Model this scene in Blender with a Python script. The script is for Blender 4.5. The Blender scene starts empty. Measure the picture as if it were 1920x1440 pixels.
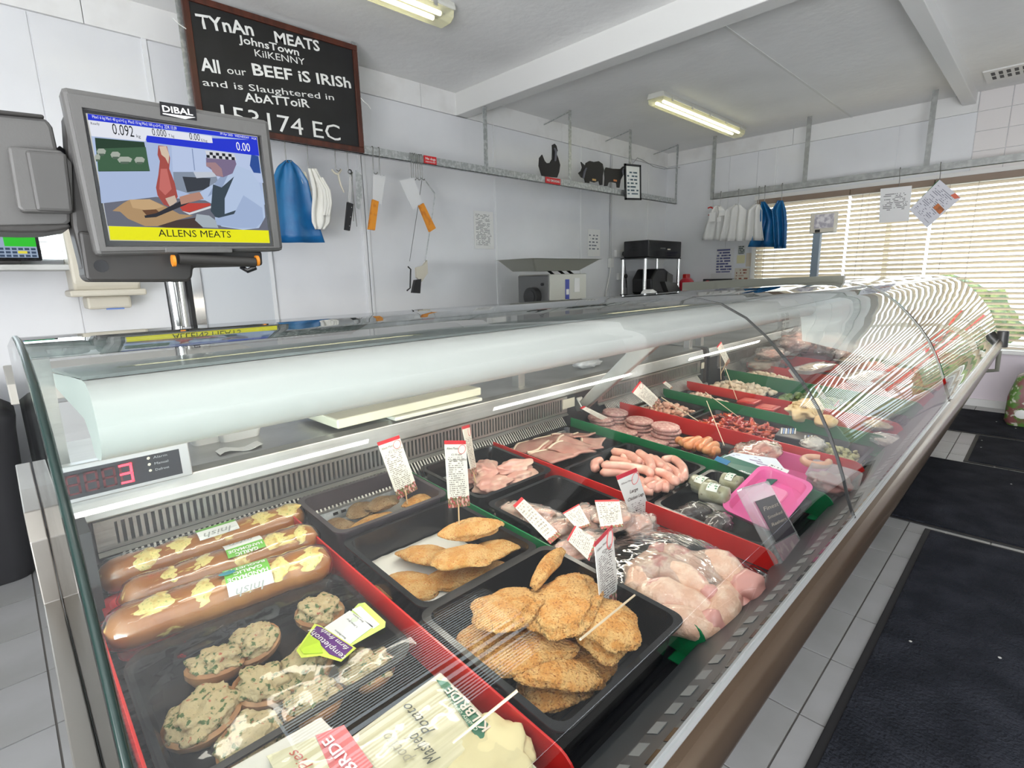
import bpy, bmesh, math, random
from mathutils import Vector, Matrix, noise
random.seed(7)
S = bpy.context.scene
col = S.collection
PI = math.pi
R = math.radians
# ------------------------------------------------------------------ camera, world, light, exposure
CAMH = 1.35
FPX = 985.09
MR = [(0.711882,-0.701929,-0.022801),(-0.155643,-0.126024,-0.979741),(0.684835,0.701009,-0.198964)]
mr = [Vector(r) for r in MR]
cam = bpy.data.cameras.new('camera')
cam.sensor_width = 36.0
cam.lens = FPX / 1920 * 36
cam.clip_start = 0.01
co = bpy.data.objects.new('camera', cam)
col.objects.link(co)
co.matrix_world = Matrix(((mr[0].x, -mr[1].x, -mr[2].x, 0), (mr[0].y, -mr[1].y, -mr[2].y, 0), (mr[0].z, -mr[1].z, -mr[2].z, CAMH), (0, 0, 0, 1)))
S.camera = co
S.view_settings.view_transform = 'Standard'
S.view_settings.look = 'None'
S.view_settings.exposure = 0.98
S.view_settings.gamma = 1
S.view_settings.use_curve_mapping = False
S.cycles.use_denoising = True
S.cycles.transparent_max_bounces = 24
S.cycles.max_bounces = 8
S.cycles.diffuse_bounces = 4
S.cycles.caustics_reflective = False
S.cycles.caustics_refractive = False
w = bpy.data.worlds.new('sky')
S.world = w
w.use_nodes = True
bg = w.node_tree.nodes['Background']
bg.inputs[0].default_value = (0.86, 0.93, 1.0, 1)
bg.inputs[1].default_value = 2.9


def area_light(name, loc, rot, sx, sy, power, color=(1, 1, 1)):
    l = bpy.data.lights.new(name, 'AREA')
    l.shape = 'RECTANGLE'
    l.size = sx
    l.size_y = sy
    l.energy = power
    l.color = color
    o = bpy.data.objects.new(name, l)
    o.location = loc
    o.rotation_euler = rot
    col.objects.link(o)
    return o


# unseen ceiling tubes on the customers' side; added fill light by the left wall
for i_, x_ in enumerate((.35, 2.6, 4.8)):
    area_light('shop_tube_light', (x_, -.12, 2.86), (0, 0, 0), 1.5, .06, 3.5, (1.0, 0.98, 0.93))

area_light('side_fill_light', (-2.5, -1.15, 1.0), (0, R(-132), 0), 1.8, 2.6, 230, (0.97, 0.98, 1.0))  # added to brighten ceiling and walls; no window stands here
def ray(u, v):
    a, b = (u - 960) / FPX, (v - 720) / FPX
    return mr[0] * a + mr[1] * b + mr[2]


def at_z(u, v, z):
    d = ray(u, v); t = (z - CAMH) / d.z
    return Vector((d.x * t, d.y * t, z))


def at_y(u, v, y):
    d = ray(u, v); t = y / d.y
    return Vector((d.x * t, y, CAMH + d.z * t))


def at_x(u, v, x):
    d = ray(u, v); t = x / d.x
    return Vector((x, d.y * t, CAMH + d.z * t))


# ------------------------------------------------------------------ materials
MATS = {}


def srgb(c):
    if isinstance(c, str):
        c = tuple(int(c[i:i + 2], 16) / 255 for i in (0, 2, 4))
        return tuple((x / 12.92 if x <= 0.04045 else ((x + 0.055) / 1.055) ** 2.4) for x in c)
    return c


def nd(nt, t, **kw):
    n = nt.nodes.new(t)
    for k, v in kw.items():
        setattr(n, k, v)
    return n


def mat(name, c, rough=0.5, metal=0.0, bump=None, var=None, emit=0.0, coat=0.0, trans=0.0, spec=None, coords='Object'):
    """var=(colour2, scale, lo, hi[, colour3, scale3, lo3, hi3]) noise mix; bump=(scale, strength)"""
    if name in MATS:
        return MATS[name]
    m = bpy.data.materials.new(name)
    m.use_nodes = True
    nt = m.node_tree
    p = nt.nodes['Principled BSDF']
    c = srgb(c)
    p.inputs['Base Color'].default_value = (*c, 1)
    p.inputs['Roughness'].default_value = rough
    p.inputs['Metallic'].default_value = metal
    if spec is not None:
        p.inputs['Specular IOR Level'].default_value = spec
    if coat:
        p.inputs['Coat Weight'].default_value = coat
        p.inputs['Coat Roughness'].default_value = 0.08
    if emit:
        p.inputs['Emission Color'].default_value = (*c, 1)
        p.inputs['Emission Strength'].default_value = emit
    tc = nd(nt, 'ShaderNodeTexCoord')
    if var:
        last = None
        for i in range(0, len(var), 4):
            c2, sc, lo, hi = var[i:i + 4]
            nz = nd(nt, 'ShaderNodeTexNoise')
            nz.inputs['Detail'].default_value = 4
            if isinstance(sc, tuple):
                mp = nd(nt, 'ShaderNodeMapping')
                mp.inputs['Scale'].default_value = sc
                nt.links.new(tc.outputs[coords], mp.inputs[0])
                nt.links.new(mp.outputs[0], nz.inputs['Vector'])
                nz.inputs['Scale'].default_value = 1
            else:
                nt.links.new(tc.outputs[coords], nz.inputs['Vector'])
                nz.inputs['Scale'].default_value = sc
            mr_ = nd(nt, 'ShaderNodeMapRange')
            mr_.inputs['From Min'].default_value = lo
            mr_.inputs['From Max'].default_value = hi
            nt.links.new(nz.outputs[0], mr_.inputs['Value'])
            mx = nd(nt, 'ShaderNodeMix', data_type='RGBA')
            mx.inputs[6].default_value = (*c, 1)
            mx.inputs[7].default_value = (*srgb(c2), 1)
            if last:
                nt.links.new(last.outputs[2], mx.inputs[6])
            nt.links.new(mr_.outputs[0], mx.inputs[0])
            last = mx
        nt.links.new(last.outputs[2], p.inputs['Base Color'])
    if bump:
        nz = nd(nt, 'ShaderNodeTexNoise')
        nz.inputs['Detail'].default_value = 5
        if isinstance(bump[0], tuple):
            mp = nd(nt, 'ShaderNodeMapping')
            mp.inputs['Scale'].default_value = bump[0]
            nt.links.new(tc.outputs[coords], mp.inputs[0])
            nt.links.new(mp.outputs[0], nz.inputs['Vector'])
            nz.inputs['Scale'].default_value = 1
        else:
            nz.inputs['Scale'].default_value = bump[0]
            nt.links.new(tc.outputs[coords], nz.inputs['Vector'])
        b = nd(nt, 'ShaderNodeBump')
        b.inputs['Strength'].default_value = bump[1]
        b.inputs['Distance'].default_value = bump[2] if len(bump) > 2 else 0.01
        nt.links.new(nz.outputs[0], b.inputs['Height'])
        nt.links.new(b.outputs[0], p.inputs['Normal'])
    MATS[name] = m
    return m


def glassy(name, tint=(1, 1, 1), rough=0.0, ior=1.5, mul=1.0, base=0.0, bump=None, haze=None):
    """clear sheet: transparent mixed with mirror reflection by Fresnel"""
    if name in MATS:
        return MATS[name]
    m = bpy.data.materials.new(name)
    m.use_nodes = True
    nt = m.node_tree
    nt.nodes.remove(nt.nodes['Principled BSDF'])
    out = nt.nodes['Material Output']
    tr = nd(nt, 'ShaderNodeBsdfTransparent')
    tr.inputs[0].default_value = (*tint, 1)
    gl = nd(nt, 'ShaderNodeBsdfGlossy')
    gl.inputs['Roughness'].default_value = rough
    lw = nd(nt, 'ShaderNodeLayerWeight')
    lw.inputs['Blend'].default_value = 0.5
    f0 = ((ior - 1) / (ior + 1)) ** 2
    pw = nd(nt, 'ShaderNodeMath', operation='POWER')
    pw.inputs[1].default_value = 5
    nt.links.new(lw.outputs['Facing'], pw.inputs[0])
    ma = nd(nt, 'ShaderNodeMath', operation='MULTIPLY_ADD', use_clamp=True)
    ma.inputs[1].default_value = (1 - f0) * mul
    ma.inputs[2].default_value = f0 * mul + base
    nt.links.new(pw.outputs[0], ma.inputs[0])
    mx = nd(nt, 'ShaderNodeMixShader')
    nt.links.new(ma.outputs[0], mx.inputs[0])
    nt.links.new(tr.outputs[0], mx.inputs[1])
    nt.links.new(gl.outputs[0], mx.inputs[2])
    last = mx
    if haze:
        df = nd(nt, 'ShaderNodeBsdfDiffuse')
        df.inputs[0].default_value = (*haze[0], 1)
        m2 = nd(nt, 'ShaderNodeMixShader')
        m2.inputs[0].default_value = haze[1]
        nt.links.new(mx.outputs[0], m2.inputs[1])
        nt.links.new(df.outputs[0], m2.inputs[2])
        last = m2
    if bump:
        tc = nd(nt, 'ShaderNodeTexCoord')
        mp = nd(nt, 'ShaderNodeMapping')
        mp.inputs['Scale'].default_value = bump[0]
        nz = nd(nt, 'ShaderNodeTexNoise')
        nz.inputs['Scale'].default_value = 1
        nt.links.new(tc.outputs['Object'], mp.inputs[0])
        nt.links.new(mp.outputs[0], nz.inputs['Vector'])
        b = nd(nt, 'ShaderNodeBump')
        b.inputs['Strength'].default_value = bump[1]
        b.inputs['Distance'].default_value = 0.01
        nt.links.new(nz.outputs[0], b.inputs['Height'])
        nt.links.new(b.outputs[0], gl.inputs['Normal'])
        nt.links.new(b.outputs[0], lw.inputs['Normal'])
    nt.links.new(last.outputs[0], out.inputs[0])
    MATS[name] = m
    return m


def print_mat(name, paper, ink, rows, words, top=None, bottom=None, fill=0.5, margin=0.1, v0=0.15, v1=0.85, dens=0.47, emit=0, rough=0.55):
    """flat print on a sheet (UV): rows of small illegible writing, optional colour band at the top and pictures at the bottom"""
    if name in MATS:
        return MATS[name]
    m = bpy.data.materials.new(name)
    m.use_nodes = True
    nt = m.node_tree
    p = nt.nodes['Principled BSDF']
    p.inputs['Roughness'].default_value = rough
    tc = nd(nt, 'ShaderNodeTexCoord')
    sp = nd(nt, 'ShaderNodeSeparateXYZ')
    nt.links.new(tc.outputs['UV'], sp.inputs[0])

    def M(op, a, b=None):
        n = nd(nt, 'ShaderNodeMath', operation=op)
        for i, q in enumerate((a, b)):
            if q is None:
                continue
            if isinstance(q, (int, float)):
                n.inputs[i].default_value = q
            else:
                nt.links.new(q, n.inputs[i])
        return n.outputs[0]
    u, v = sp.outputs[0], sp.outputs[1]
    vr = M('MULTIPLY', v, rows)
    row = M('FLOOR', vr)
    fr = M('FRACT', vr)
    line = M('LESS_THAN', fr, fill)
    cb = nd(nt, 'ShaderNodeCombineXYZ')
    nt.links.new(M('MULTIPLY', u, words), cb.inputs[0])
    nt.links.new(M('MULTIPLY', row, 7.31), cb.inputs[1])
    nz = nd(nt, 'ShaderNodeTexNoise')
    nz.inputs['Scale'].default_value = 1
    nz.inputs['Detail'].default_value = 3
    nt.links.new(cb.outputs[0], nz.inputs['Vector'])
    wd = M('GREATER_THAN', nz.outputs[0], dens)
    # ragged right end of every row
    cb2 = nd(nt, 'ShaderNodeCombineXYZ')
    nt.links.new(M('MULTIPLY', row, 3.77), cb2.inputs[0])
    nz2 = nd(nt, 'ShaderNodeTexNoise')
    nt.links.new(cb2.outputs[0], nz2.inputs['Vector'])
    rg = M('LESS_THAN', u, M('ADD', M('MULTIPLY', nz2.outputs[0], 0.9), 0.38))
    k = M('MULTIPLY', M('MULTIPLY', line, wd), rg)
    for a in (M('GREATER_THAN', u, margin), M('LESS_THAN', u, 1 - margin), M('GREATER_THAN', v, v0), M('LESS_THAN', v, v1)):
        k = M('MULTIPLY', k, a)
    mx = nd(nt, 'ShaderNodeMix', data_type='RGBA')
    mx.inputs[6].default_value = (*srgb(paper), 1)
    mx.inputs[7].default_value = (*srgb(ink), 1)
    nt.links.new(k, mx.inputs[0])
    last = mx.outputs[2]
    if top:
        m2 = nd(nt, 'ShaderNodeMix', data_type='RGBA')
        m2.inputs[7].default_value = (*srgb(top[0]), 1)
        nt.links.new(last, m2.inputs[6])
        nt.links.new(M('GREATER_THAN', v, top[1]), m2.inputs[0])
        last = m2.outputs[2]
    if bottom:
        cr = nd(nt, 'ShaderNodeValToRGB')
        e = cr.color_ramp.elements
        cs = bottom[0]
        e[0].position = 0.3
        e[0].color = (*srgb(cs[0]), 1)
        e[1].position = 0.7
        e[1].color = (*srgb(cs[-1]), 1)
        for i, c in enumerate(cs[1:-1]):
            q = e.new(0.3 + 0.4 * (i + 1) / (len(cs) - 1))
            q.color = (*srgb(c), 1)
        nz3 = nd(nt, 'ShaderNodeTexNoise')
        nz3.inputs['Scale'].default_value = bottom[2] if len(bottom) > 2 else 9
        nt.links.new(tc.outputs['UV'], nz3.inputs['Vector'])
        nt.links.new(nz3.outputs[0], cr.inputs[0])
        m3 = nd(nt, 'ShaderNodeMix', data_type='RGBA')
        nt.links.new(last, m3.inputs[6])
        nt.links.new(cr.outputs[0], m3.inputs[7])
        nt.links.new(M('LESS_THAN', M('ADD', v, M('MULTIPLY', nz3.outputs[0], 0.12)), bottom[1] + 0.06), m3.inputs[0])
        last = m3.outputs[2]
    nt.links.new(last, p.inputs['Base Color'])
    if emit:
        nt.links.new(last, p.inputs['Emission Color'])
        p.inputs['Emission Strength'].default_value = emit
    MATS[name] = m
    return m


# ------------------------------------------------------------------ mesh builder
_ICO = {}


def ico(sub):
    if sub not in _ICO:
        b = bmesh.new()
        bmesh.ops.create_icosphere(b, subdivisions=sub, radius=1)
        b.verts.ensure_lookup_table()
        _ICO[sub] = ([v.co.copy() for v in b.verts], [[v.index for v in f.verts] for f in b.faces])
        b.free()
    return _ICO[sub]


class MB:
    def __init__(s):
        s.v = []; s.f = []; s.uv = {}; s.m = Matrix.Identity(4)

    def at(s, *a):
        """local transform for what follows: at(x, y, z[, rotz, roty, rotx])"""
        if not a:
            s.m = Matrix.Identity(4)
        else:
            a = list(a) + [0] * (6 - len(a))
            s.m = Matrix.Translation(a[:3]) @ Matrix.Rotation(a[3], 4, 'Z') @ Matrix.Rotation(a[4], 4, 'Y') @ Matrix.Rotation(a[5], 4, 'X')
        return s

    def add(s, vs, fs, uvs=None):
        k = len(s.v)
        s.v += [s.m @ Vector(p) for p in vs]
        for i, f in enumerate(fs):
            if uvs:
                s.uv[len(s.f)] = uvs[i]
            s.f.append([k + j for j in f])
        return s

    def box(s, x0, y0, z0, x1, y1, z1):
        v = [(x, y, z) for z in (z0, z1) for y in (y0, y1) for x in (x0, x1)]
        return s.add(v, [(0, 2, 3, 1), (4, 5, 7, 6), (0, 1, 5, 4), (2, 6, 7, 3), (0, 4, 6, 2), (1, 3, 7, 5)])

    def prism(s, poly, a, b, ax='x'):
        """poly in the two other axes, extruded a..b along ax"""
        n = len(poly)
        f = {'x': lambda p, t: (t, p[0], p[1]), 'y': lambda p, t: (p[0], t, p[1]), 'z': lambda p, t: (p[0], p[1], t)}[ax]
        v = [f(p, a) for p in poly] + [f(p, b) for p in poly]
        fs = [(i, (i + 1) % n, n + (i + 1) % n, n + i) for i in range(n)]
        fs += [tuple(range(n))[::-1], tuple(range(n, 2 * n))]
        return s.add(v, fs)

    def loft(s, rings, cap0=True, cap1=True, closed=True):
        n = len(rings[0])
        v = [p for r in rings for p in r]
        fs = []
        m = n if closed else n - 1
        for i in range(len(rings) - 1):
            for j in range(m):
                k = (j + 1) % n
                fs.append((i * n + j, i * n + k, (i + 1) * n + k, (i + 1) * n + j))
        if cap0:
            fs.append(tuple(range(n))[::-1])
        if cap1:
            fs.append(tuple(range((len(rings) - 1) * n, len(rings) * n)))
        return s.add(v, fs)

    def sweep(s, pts, rad, n=10, flat=1.0, amp=0.0, freq=10, seed=0, cap=True):
        """tube through pts; rad a number or a list; flat squashes along z"""
        pts = [Vector(p) for p in pts]
        if not isinstance(rad, (list, tuple)):
            rad = [rad] * len(pts)
        rings = []
        up = Vector((0, 0, 1))
        prev = None
        for i, p in enumerate(pts):
            t = (pts[min(i + 1, len(pts) - 1)] - pts[max(i - 1, 0)]).normalized()
            if prev is None:
                a = t.cross(up)
                if a.length < 0.05:
                    a = t.cross(Vector((0, 1, 0)))
            else:
                a = prev - t * prev.dot(t)
            a.normalize()
            prev = a
            b = a.cross(t)
            ring = []
            for j in range(n):
                th = 2 * PI * j / n
                o = a * math.cos(th) * rad[i] + b * math.sin(th) * rad[i] * flat
                q = p + o
                if amp:
                    q += o.normalized() * amp * noise.noise(q * freq + Vector((seed, seed * 2.3, 0)))
                ring.append(q)
            rings.append(ring)
        return s.loft(rings, cap, cap)

    def cyl(s, p0, p1, r0, r1=None, n=14):
        return s.sweep([p0, p1], [r0, r0 if r1 is None else r1], n)

    def blob(s, sx, sy, sz, sub=4, amp=0.1, freq=2.0, seed=0, fine=0.0, ff=20, drape=0.0, sq=1.0, flat=None):
        vs, fs = ico(sub)
        o = Vector((seed * 3.1, seed * 1.7, seed * 0.9))
        out = []
        for p in vs:
            d = 1 + amp * noise.noise(p * freq + o)
            if fine:
                d += fine * noise.noise(p * ff + o) + fine * 0.6 * noise.noise(p * ff * 2.3 + o)
            q = p * d
            if sq != 1.0:
                q = Vector((math.copysign(abs(q.x) ** sq, q.x), math.copysign(abs(q.y) ** sq, q.y), q.z))
            z = q.z * sz - drape * (q.x * q.x)
            if flat is not None and z < flat:
                z = flat + (z - flat) * 0.1
            out.append((q.x * sx, q.y * sy, z))
        return s.add(out, fs)

    def quad(s, a, b, c, d):
        """a bottom-left, b bottom-right, c top-right, d top-left; carries UVs"""
        return s.add([a, b, c, d], [(0, 1, 2, 3)], [[(0, 0), (1, 0), (1, 1), (0, 1)]])

    def grid(s, fn, nu, nv):
        """fn(u, v) -> point; carries UVs"""
        v = [fn(i / nu, j / nv) for j in range(nv + 1) for i in range(nu + 1)]
        fs = []; uv = []
        for j in range(nv):
            for i in range(nu):
                k = j * (nu + 1) + i
                fs.append((k, k + 1, k + nu + 2, k + nu + 1))
                uv.append([(i / nu, j / nv), ((i + 1) / nu, j / nv), ((i + 1) / nu, (j + 1) / nv), (i / nu, (j + 1) / nv)])
        return s.add(v, fs, uv)

    def build(s, name, m, parent=None, smooth=False, bevel=0, solid=0, loc=None, off=0):
        me = bpy.data.meshes.new(name)
        me.from_pydata([tuple(p) for p in s.v], [], s.f)
        if s.uv:
            l = me.uv_layers.new(name='UVMap')
            for fi, uvs in s.uv.items():
                po = me.polygons[fi]
                for li, q in zip(po.loop_indices, uvs):
                    l.data[li].uv = q
        me.materials.append(m)
        if not s.uv or solid or len(s.f) > 60:
            b = bmesh.new()
            b.from_mesh(me)
            if not s.uv:
                bmesh.ops.recalc_face_normals(b, faces=b.faces)
            b.to_mesh(me)
            b.free()
        if smooth:
            me.shade_smooth()
            if smooth != 'all':
                me.set_sharp_from_angle(angle=R(40))
        o = bpy.data.objects.new(name, me)
        col.objects.link(o)
        if solid:
            q = o.modifiers.new('s', 'SOLIDIFY')
            q.thickness = solid
            q.offset = off
        if bevel:
            q = o.modifiers.new('b', 'BEVEL')
            q.width = bevel
            q.segments = 2
            q.limit_method = 'ANGLE'
        if parent is not None:
            o.parent = parent
        if loc is not None:
            o.location = loc
        return o


def tag(o, label=None, cat=None, group=None, kind=None):
    if label: o['label'] = label
    if cat: o['category'] = cat
    if group: o['group'] = group
    if kind: o['kind'] = kind
    return o


def thing(name, loc=(0, 0, 0), label=None, cat=None, group=None, rot=(0, 0, 0)):
    o = bpy.data.objects.new(name, None)
    o.empty_display_size = 0.05
    o.location = loc
    o.rotation_euler = rot
    col.objects.link(o)
    return tag(o, label, cat, group)


def struct(o):
    o['kind'] = 'structure'
    return o


def rrect(L, W, r, n=5, cx=0, cy=0):
    """rounded rectangle loop, L along x, W along y"""
    p = []
    for k, (sx, sy) in enumerate(((1, 1), (-1, 1), (-1, -1), (1, -1))):
        for i in range(n + 1):
            a = PI / 2 * (k + i / n)
            p.append((cx + sx * (L / 2 - r) + r * math.cos(a), cy + sy * (W / 2 - r) + r * math.sin(a)))
    return p


TEXTS = []


def text(s, P0, d, nrm, width, h, m, parent=None, bold=0.0, shear=0.0, name='lettering', fit=True):
    """flat lettering: baseline starts at P0, runs along d, faces nrm; width and cap height in metres (world, or the parent's own frame)"""
    c = bpy.data.curves.new(name, 'FONT')
    c.body = s
    c.size = 1
    c.offset = bold if bold >= .015 else 0
    c.shear = shear
    c.resolution_u = 2
    c.materials.append(m)
    o = bpy.data.objects.new(name, c)
    col.objects.link(o)
    d = Vector(d).normalized()
    nrm = Vector(nrm).normalized()
    up = nrm.cross(d).normalized()
    nrm = d.cross(up)
    TEXTS.append((o, Vector(P0), d, up, nrm, width, h, parent, fit))
    if parent is not None:
        o.parent = parent
    return o


def finish_texts():
    dg = bpy.context.evaluated_depsgraph_get()
    for o, P0, d, up, nrm, width, h, parent, fit in TEXTS:
        me = bpy.data.meshes.new_from_object(o.evaluated_get(dg))
        nm = o.name
        w_ = max((v.co.x for v in me.vertices), default=1) - min((v.co.x for v in me.vertices), default=0)
        sy = h / 0.70
        sx = width / max(w_, 1e-4) if fit else sy
        cu = o.data
        bpy.data.objects.remove(o)
        bpy.data.curves.remove(cu)
        q = bpy.data.objects.new(nm, me)
        me.name = nm
        col.objects.link(q)
        if parent is not None:
            q.parent = parent
        q.matrix_basis = Matrix(((d.x * sx, up.x * sy, nrm.x, P0.x), (d.y * sx, up.y * sy, nrm.y, P0.y), (d.z * sx, up.z * sy, nrm.z, P0.z), (0, 0, 0, 1)))
# ------------------------------------------------------------------ shared materials
YW, XF, CE = 3.886, 6.83, 2.93
wallm = mat('wall_cladding', (0.80, 0.81, 0.83), 0.22, bump=((3, 3, 1.2), 0.10), var=((0.72, 0.73, 0.75), 1.3, 0.4, 0.7))
bandm = mat('white_board', (0.80, 0.80, 0.79), 0.45, var=((0.70, 0.69, 0.67), 4.0, 0.5, 0.75))
ceilm = mat('ceiling_paint', (0.88, 0.88, 0.87), 0.8, bump=(14, 0.35), var=((0.82, 0.82, 0.81), 1.5, 0.45, 0.7))
beamm = mat('beam_paint', (0.76, 0.76, 0.74), 0.5)
stripm = mat('pvc_strip', (0.80, 0.81, 0.82), 0.3)
groutm = mat('grout', (0.16, 0.15, 0.14), 0.9)
tilem = mat('floor_tile', (0.40, 0.40, 0.40), 0.3, var=((0.34, 0.34, 0.33), 3, 0.4, 0.65))
walltilem = mat('wall_tile', (0.80, 0.77, 0.76), 0.15)
lowm = mat('lower_wall', (0.80, 0.72, 0.78), 0.5)
galv = mat('galvanised_steel', (0.42, 0.44, 0.44), 0.42, metal=0.75, var=((0.60, 0.62, 0.62), 38, 0.45, 0.62))
galv2 = mat('galvanised_steel_dull', (0.33, 0.34, 0.33), 0.5, metal=0.35, var=((0.42, 0.43, 0.42), 20, 0.45, 0.62))
steel = mat('stainless_steel', (0.62, 0.62, 0.60), 0.28, metal=1.0, bump=((4, 60, 60), 0.04))
steel2 = mat('brushed_steel', (0.50, 0.50, 0.48), 0.36, metal=0.85, bump=((2, 80, 80), 0.08), var=((0.38, 0.38, 0.36), 5, 0.42, 0.62))
chrome = mat('chrome', (0.75, 0.75, 0.75), 0.12, metal=1.0)
wire = mat('hook_steel', (0.22, 0.22, 0.21), 0.3, metal=0.9)
black = mat('black_plastic', (0.012, 0.012, 0.013), 0.35)
gloss = mat('gloss_black', (0.008, 0.008, 0.010), 0.12)
rubber = mat('black_rubber', (0.02, 0.02, 0.02), 0.7)
grey = mat('scale_grey', (0.10, 0.098, 0.094), 0.5, bump=(300, 0.05))
grey2 = mat('scale_dark', (0.030, 0.028, 0.026), 0.5)
white = mat('white_plastic', (0.80, 0.80, 0.78), 0.4)
cream = mat('cream_plastic', (0.62, 0.58, 0.48), 0.45)
paper = mat('white_paper', (0.85, 0.85, 0.83), 0.7)
ink = mat('black_ink', (0.02, 0.02, 0.02), 0.6)
redm = mat('red_plastic', (0.60, 0.025, 0.020), 0.28)
greenm = mat('green_plastic', (0.005, 0.17, 0.055), 0.28)

# ------------------------------------------------------------------ the room
fl = struct(MB().box(-2.6, -2.6, -0.06, XF + 0.15, YW + 0.15, -0.004).build('floor', groutm))
T = 0.33
tm = None


def tiles(x0, x1, y0, y1):
    global tm
    nx, ny = int(round((x1 - x0) / T)), int(round((y1 - y0) / T))
    for i in range(nx):
        for j in range(ny):
            if tm is None:
                o = MB().box(-T / 2 + .003, -T / 2 + .003, -0.006, T / 2 - .003, T / 2 - .003, 0.0).build('tile', tilem, fl, bevel=0.0)
                tm = o.data
            else:
                o = bpy.data.objects.new('tile', tm)
                col.objects.link(o)
                o.parent = fl
            o.location = (x0 + (i + .5) * T, y0 + (j + .5) * T, 0)


tiles(0.935, 0.935 + 17 * T, 0.06, 0.72)
tiles(-1.045, 0.275, 1.71, 1.71 + 7 * T)
rest = MB()
for i in range(29):
    for j in range(20):
        x, y = -2.365 + i * T, -2.58 + j * T
        if (0.9 < x < 6.5 and 0.03 < y < 0.7) or (-1.1 < x < 0.25 and y > 1.6):
            continue
        rest.box(x + .003, y + .003, -0.006, x + T - .003, y + T - .003, 0)
tag(rest.build('tile', tilem, fl), kind='stuff')

struct(MB().box(-2.6, -2.6, CE, XF + 0.15, YW + 0.15, CE + 0.1).build('ceiling', ceilm))
# ceiling boards' joints
struct(MB().box(3.30, 1.72, CE - 0.004, 6.83, 1.74, CE + 0.01).build('trim_9', beamm))
struct(MB().box(3.17, -2.6, 2.75, 3.30, YW, CE + 0.01).build('trim_1', beamm, bevel=0.006))
struct(MB().box(-2.6, 0.72, 2.83, XF, 0.82, CE + 0.01).build('trim_2', mat('trim_white', (0.8, 0.8, 0.79), 0.4), bevel=0.004))
wb = struct(MB().box(-2.6, YW, 0, -1.2, YW + 0.12, CE).box(0.37, YW, 0, XF, YW + 0.12, CE).box(-1.2, YW, 0, 0.37, YW + 0.12, 1.475)
            .box(-1.2, YW, 2.0, 0.37, YW + 0.12, CE).build('wall_back', wallm))
# cladding sheets between the joint strips, upper band proud of them
xs = [0.37, 1.46, 2.21, 3.62, 4.94, 5.52, 6.35, XF]
for a, b in zip(xs[:-1], xs[1:]):
    MB().box(a + .004, YW - .006, 0, b - .004, YW + .01, 2.745).build('panel', wallm, wb)
MB().box(-2.6, YW - .006, 2.0, 0.366, YW + .01, 2.745).build('panel', wallm, wb)
MB().box(-1.2, YW - .006, 0, 0.366, YW + .01, 1.475).build('panel', wallm, wb)
for a, b in ((-2.6, 0.60), (0.604, 2.8), (2.804, 4.6), (4.604, XF)):
    MB().box(a, YW - .02, 2.75, b, YW + .01, CE).build('panel', bandm, wb)
for x in (2.21,):
    MB().box(x - .035, YW - .03, 0, x - .008, YW, 2.75).build('cover_strip', stripm, wb, bevel=.003)
    MB().box(x + .004, YW - .022, 0, x + .03, YW, 2.75).build('cover_strip', stripm, wb, bevel=.003)
for x in (1.46, 3.62, 4.94, 6.35):
    MB().box(x - .008, YW - .012, 0, x + .008, YW, 2.75).build('cover_strip', stripm, wb)
MB().box(0.86, YW - .016, 2.0, 0.885, YW, 2.75).build('cover_strip', stripm, wb)
# pass-through window with a blind in the back wall, far left
w2 = struct(MB().box(-1.2, YW + .05, 1.475, 0.37, YW + .058, 2.0).build('window_2', glassy('window_glass', (0.98, 1, 0.99))))
MB().prism([(-1.2, 1.475), (0.37, 1.475), (0.37, 2.0), (-1.2, 2.0)], YW - .02, YW - .012, 'y')
for a in ((-1.2, 1.475, 0.40, 1.50), (-1.2, 1.98, 0.40, 2.0), (0.37, 1.475, 0.40, 2.0)):
    MB().box(a[0], YW - .02, a[1], a[2], YW + .05, a[3]).build('window_frame', stripm, w2)

# right-hand (far) wall with the big window
Y0, Y1, Z0, Z1 = -1.7, 2.62, 0.567, 2.19
wr = struct(MB().box(XF, Y1, 0, XF + .15, YW + .12, CE).box(XF, -2.6, 0, XF + .15, Y0, CE).box(XF, Y0, 0, XF + .15, Y1, Z0).box(XF, Y0, Z1, XF + .15, Y1, CE).build('wall_right', wallm))
for a, b in ((YW, 3.02), (3.012, Y1 + .06)):
    MB().box(XF - .006, b, 0, XF + .01, a, 2.755).build('panel', wallm, wr)
for a, b in ((Y1 + .056, 2.47), (2.462, 1.30), (1.292, 0.705)):
    MB().box(XF - .006, b, 2.24, XF + .01, a, 2.755).build('panel', wallm, wr)
for a, b in ((YW, 2.3), (2.296, 0.705)):
    MB().box(XF - .022, b, 2.76, XF + .01, a, CE).build('panel', bandm, wr)
MB().box(XF - .014, 2.46, 2.2, XF, 2.475, 2.76).build('cover_strip', stripm, wr)
for i in range(5):
    for j in range(4):
        MB().box(XF - .012, 0.70 - .23 * (i + 1) + .004, CE - .175 * (j + 1) + .004, XF + .005, 0.70 - .23 * i, CE - .175 * j).build('wall_tile', walltilem, wr, bevel=.002)
for a, b in ((Y1 + .05, 1.0), (0.995, Y0)):
    MB().box(XF - .02, b, 0.03, XF + .01, a, Z0 - .03).build('panel', lowm, wr)
struct(MB().box(XF - .05, Y0, 0, XF, YW, .07).build('baseboard_right', bandm))
struct(MB().box(XF - .10, Y0 - .03, Z0 - .035, XF + .03, Y1 + .05, Z0).build('trim_3', bandm, bevel=.006))
w1 = struct(MB().box(XF + .08, Y0, Z0, XF + .088, Y1, Z1).build('window_1', glassy('window_glass')))
for a, b in ((Y1 - .05, Y1), (Y0, Y0 + .05), (1.28, 1.33), (-.2, -.15)):
    MB().box(XF + .05, a, Z0, XF + .11, b, Z1).build('window_frame', white, w1, bevel=.004)
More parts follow.
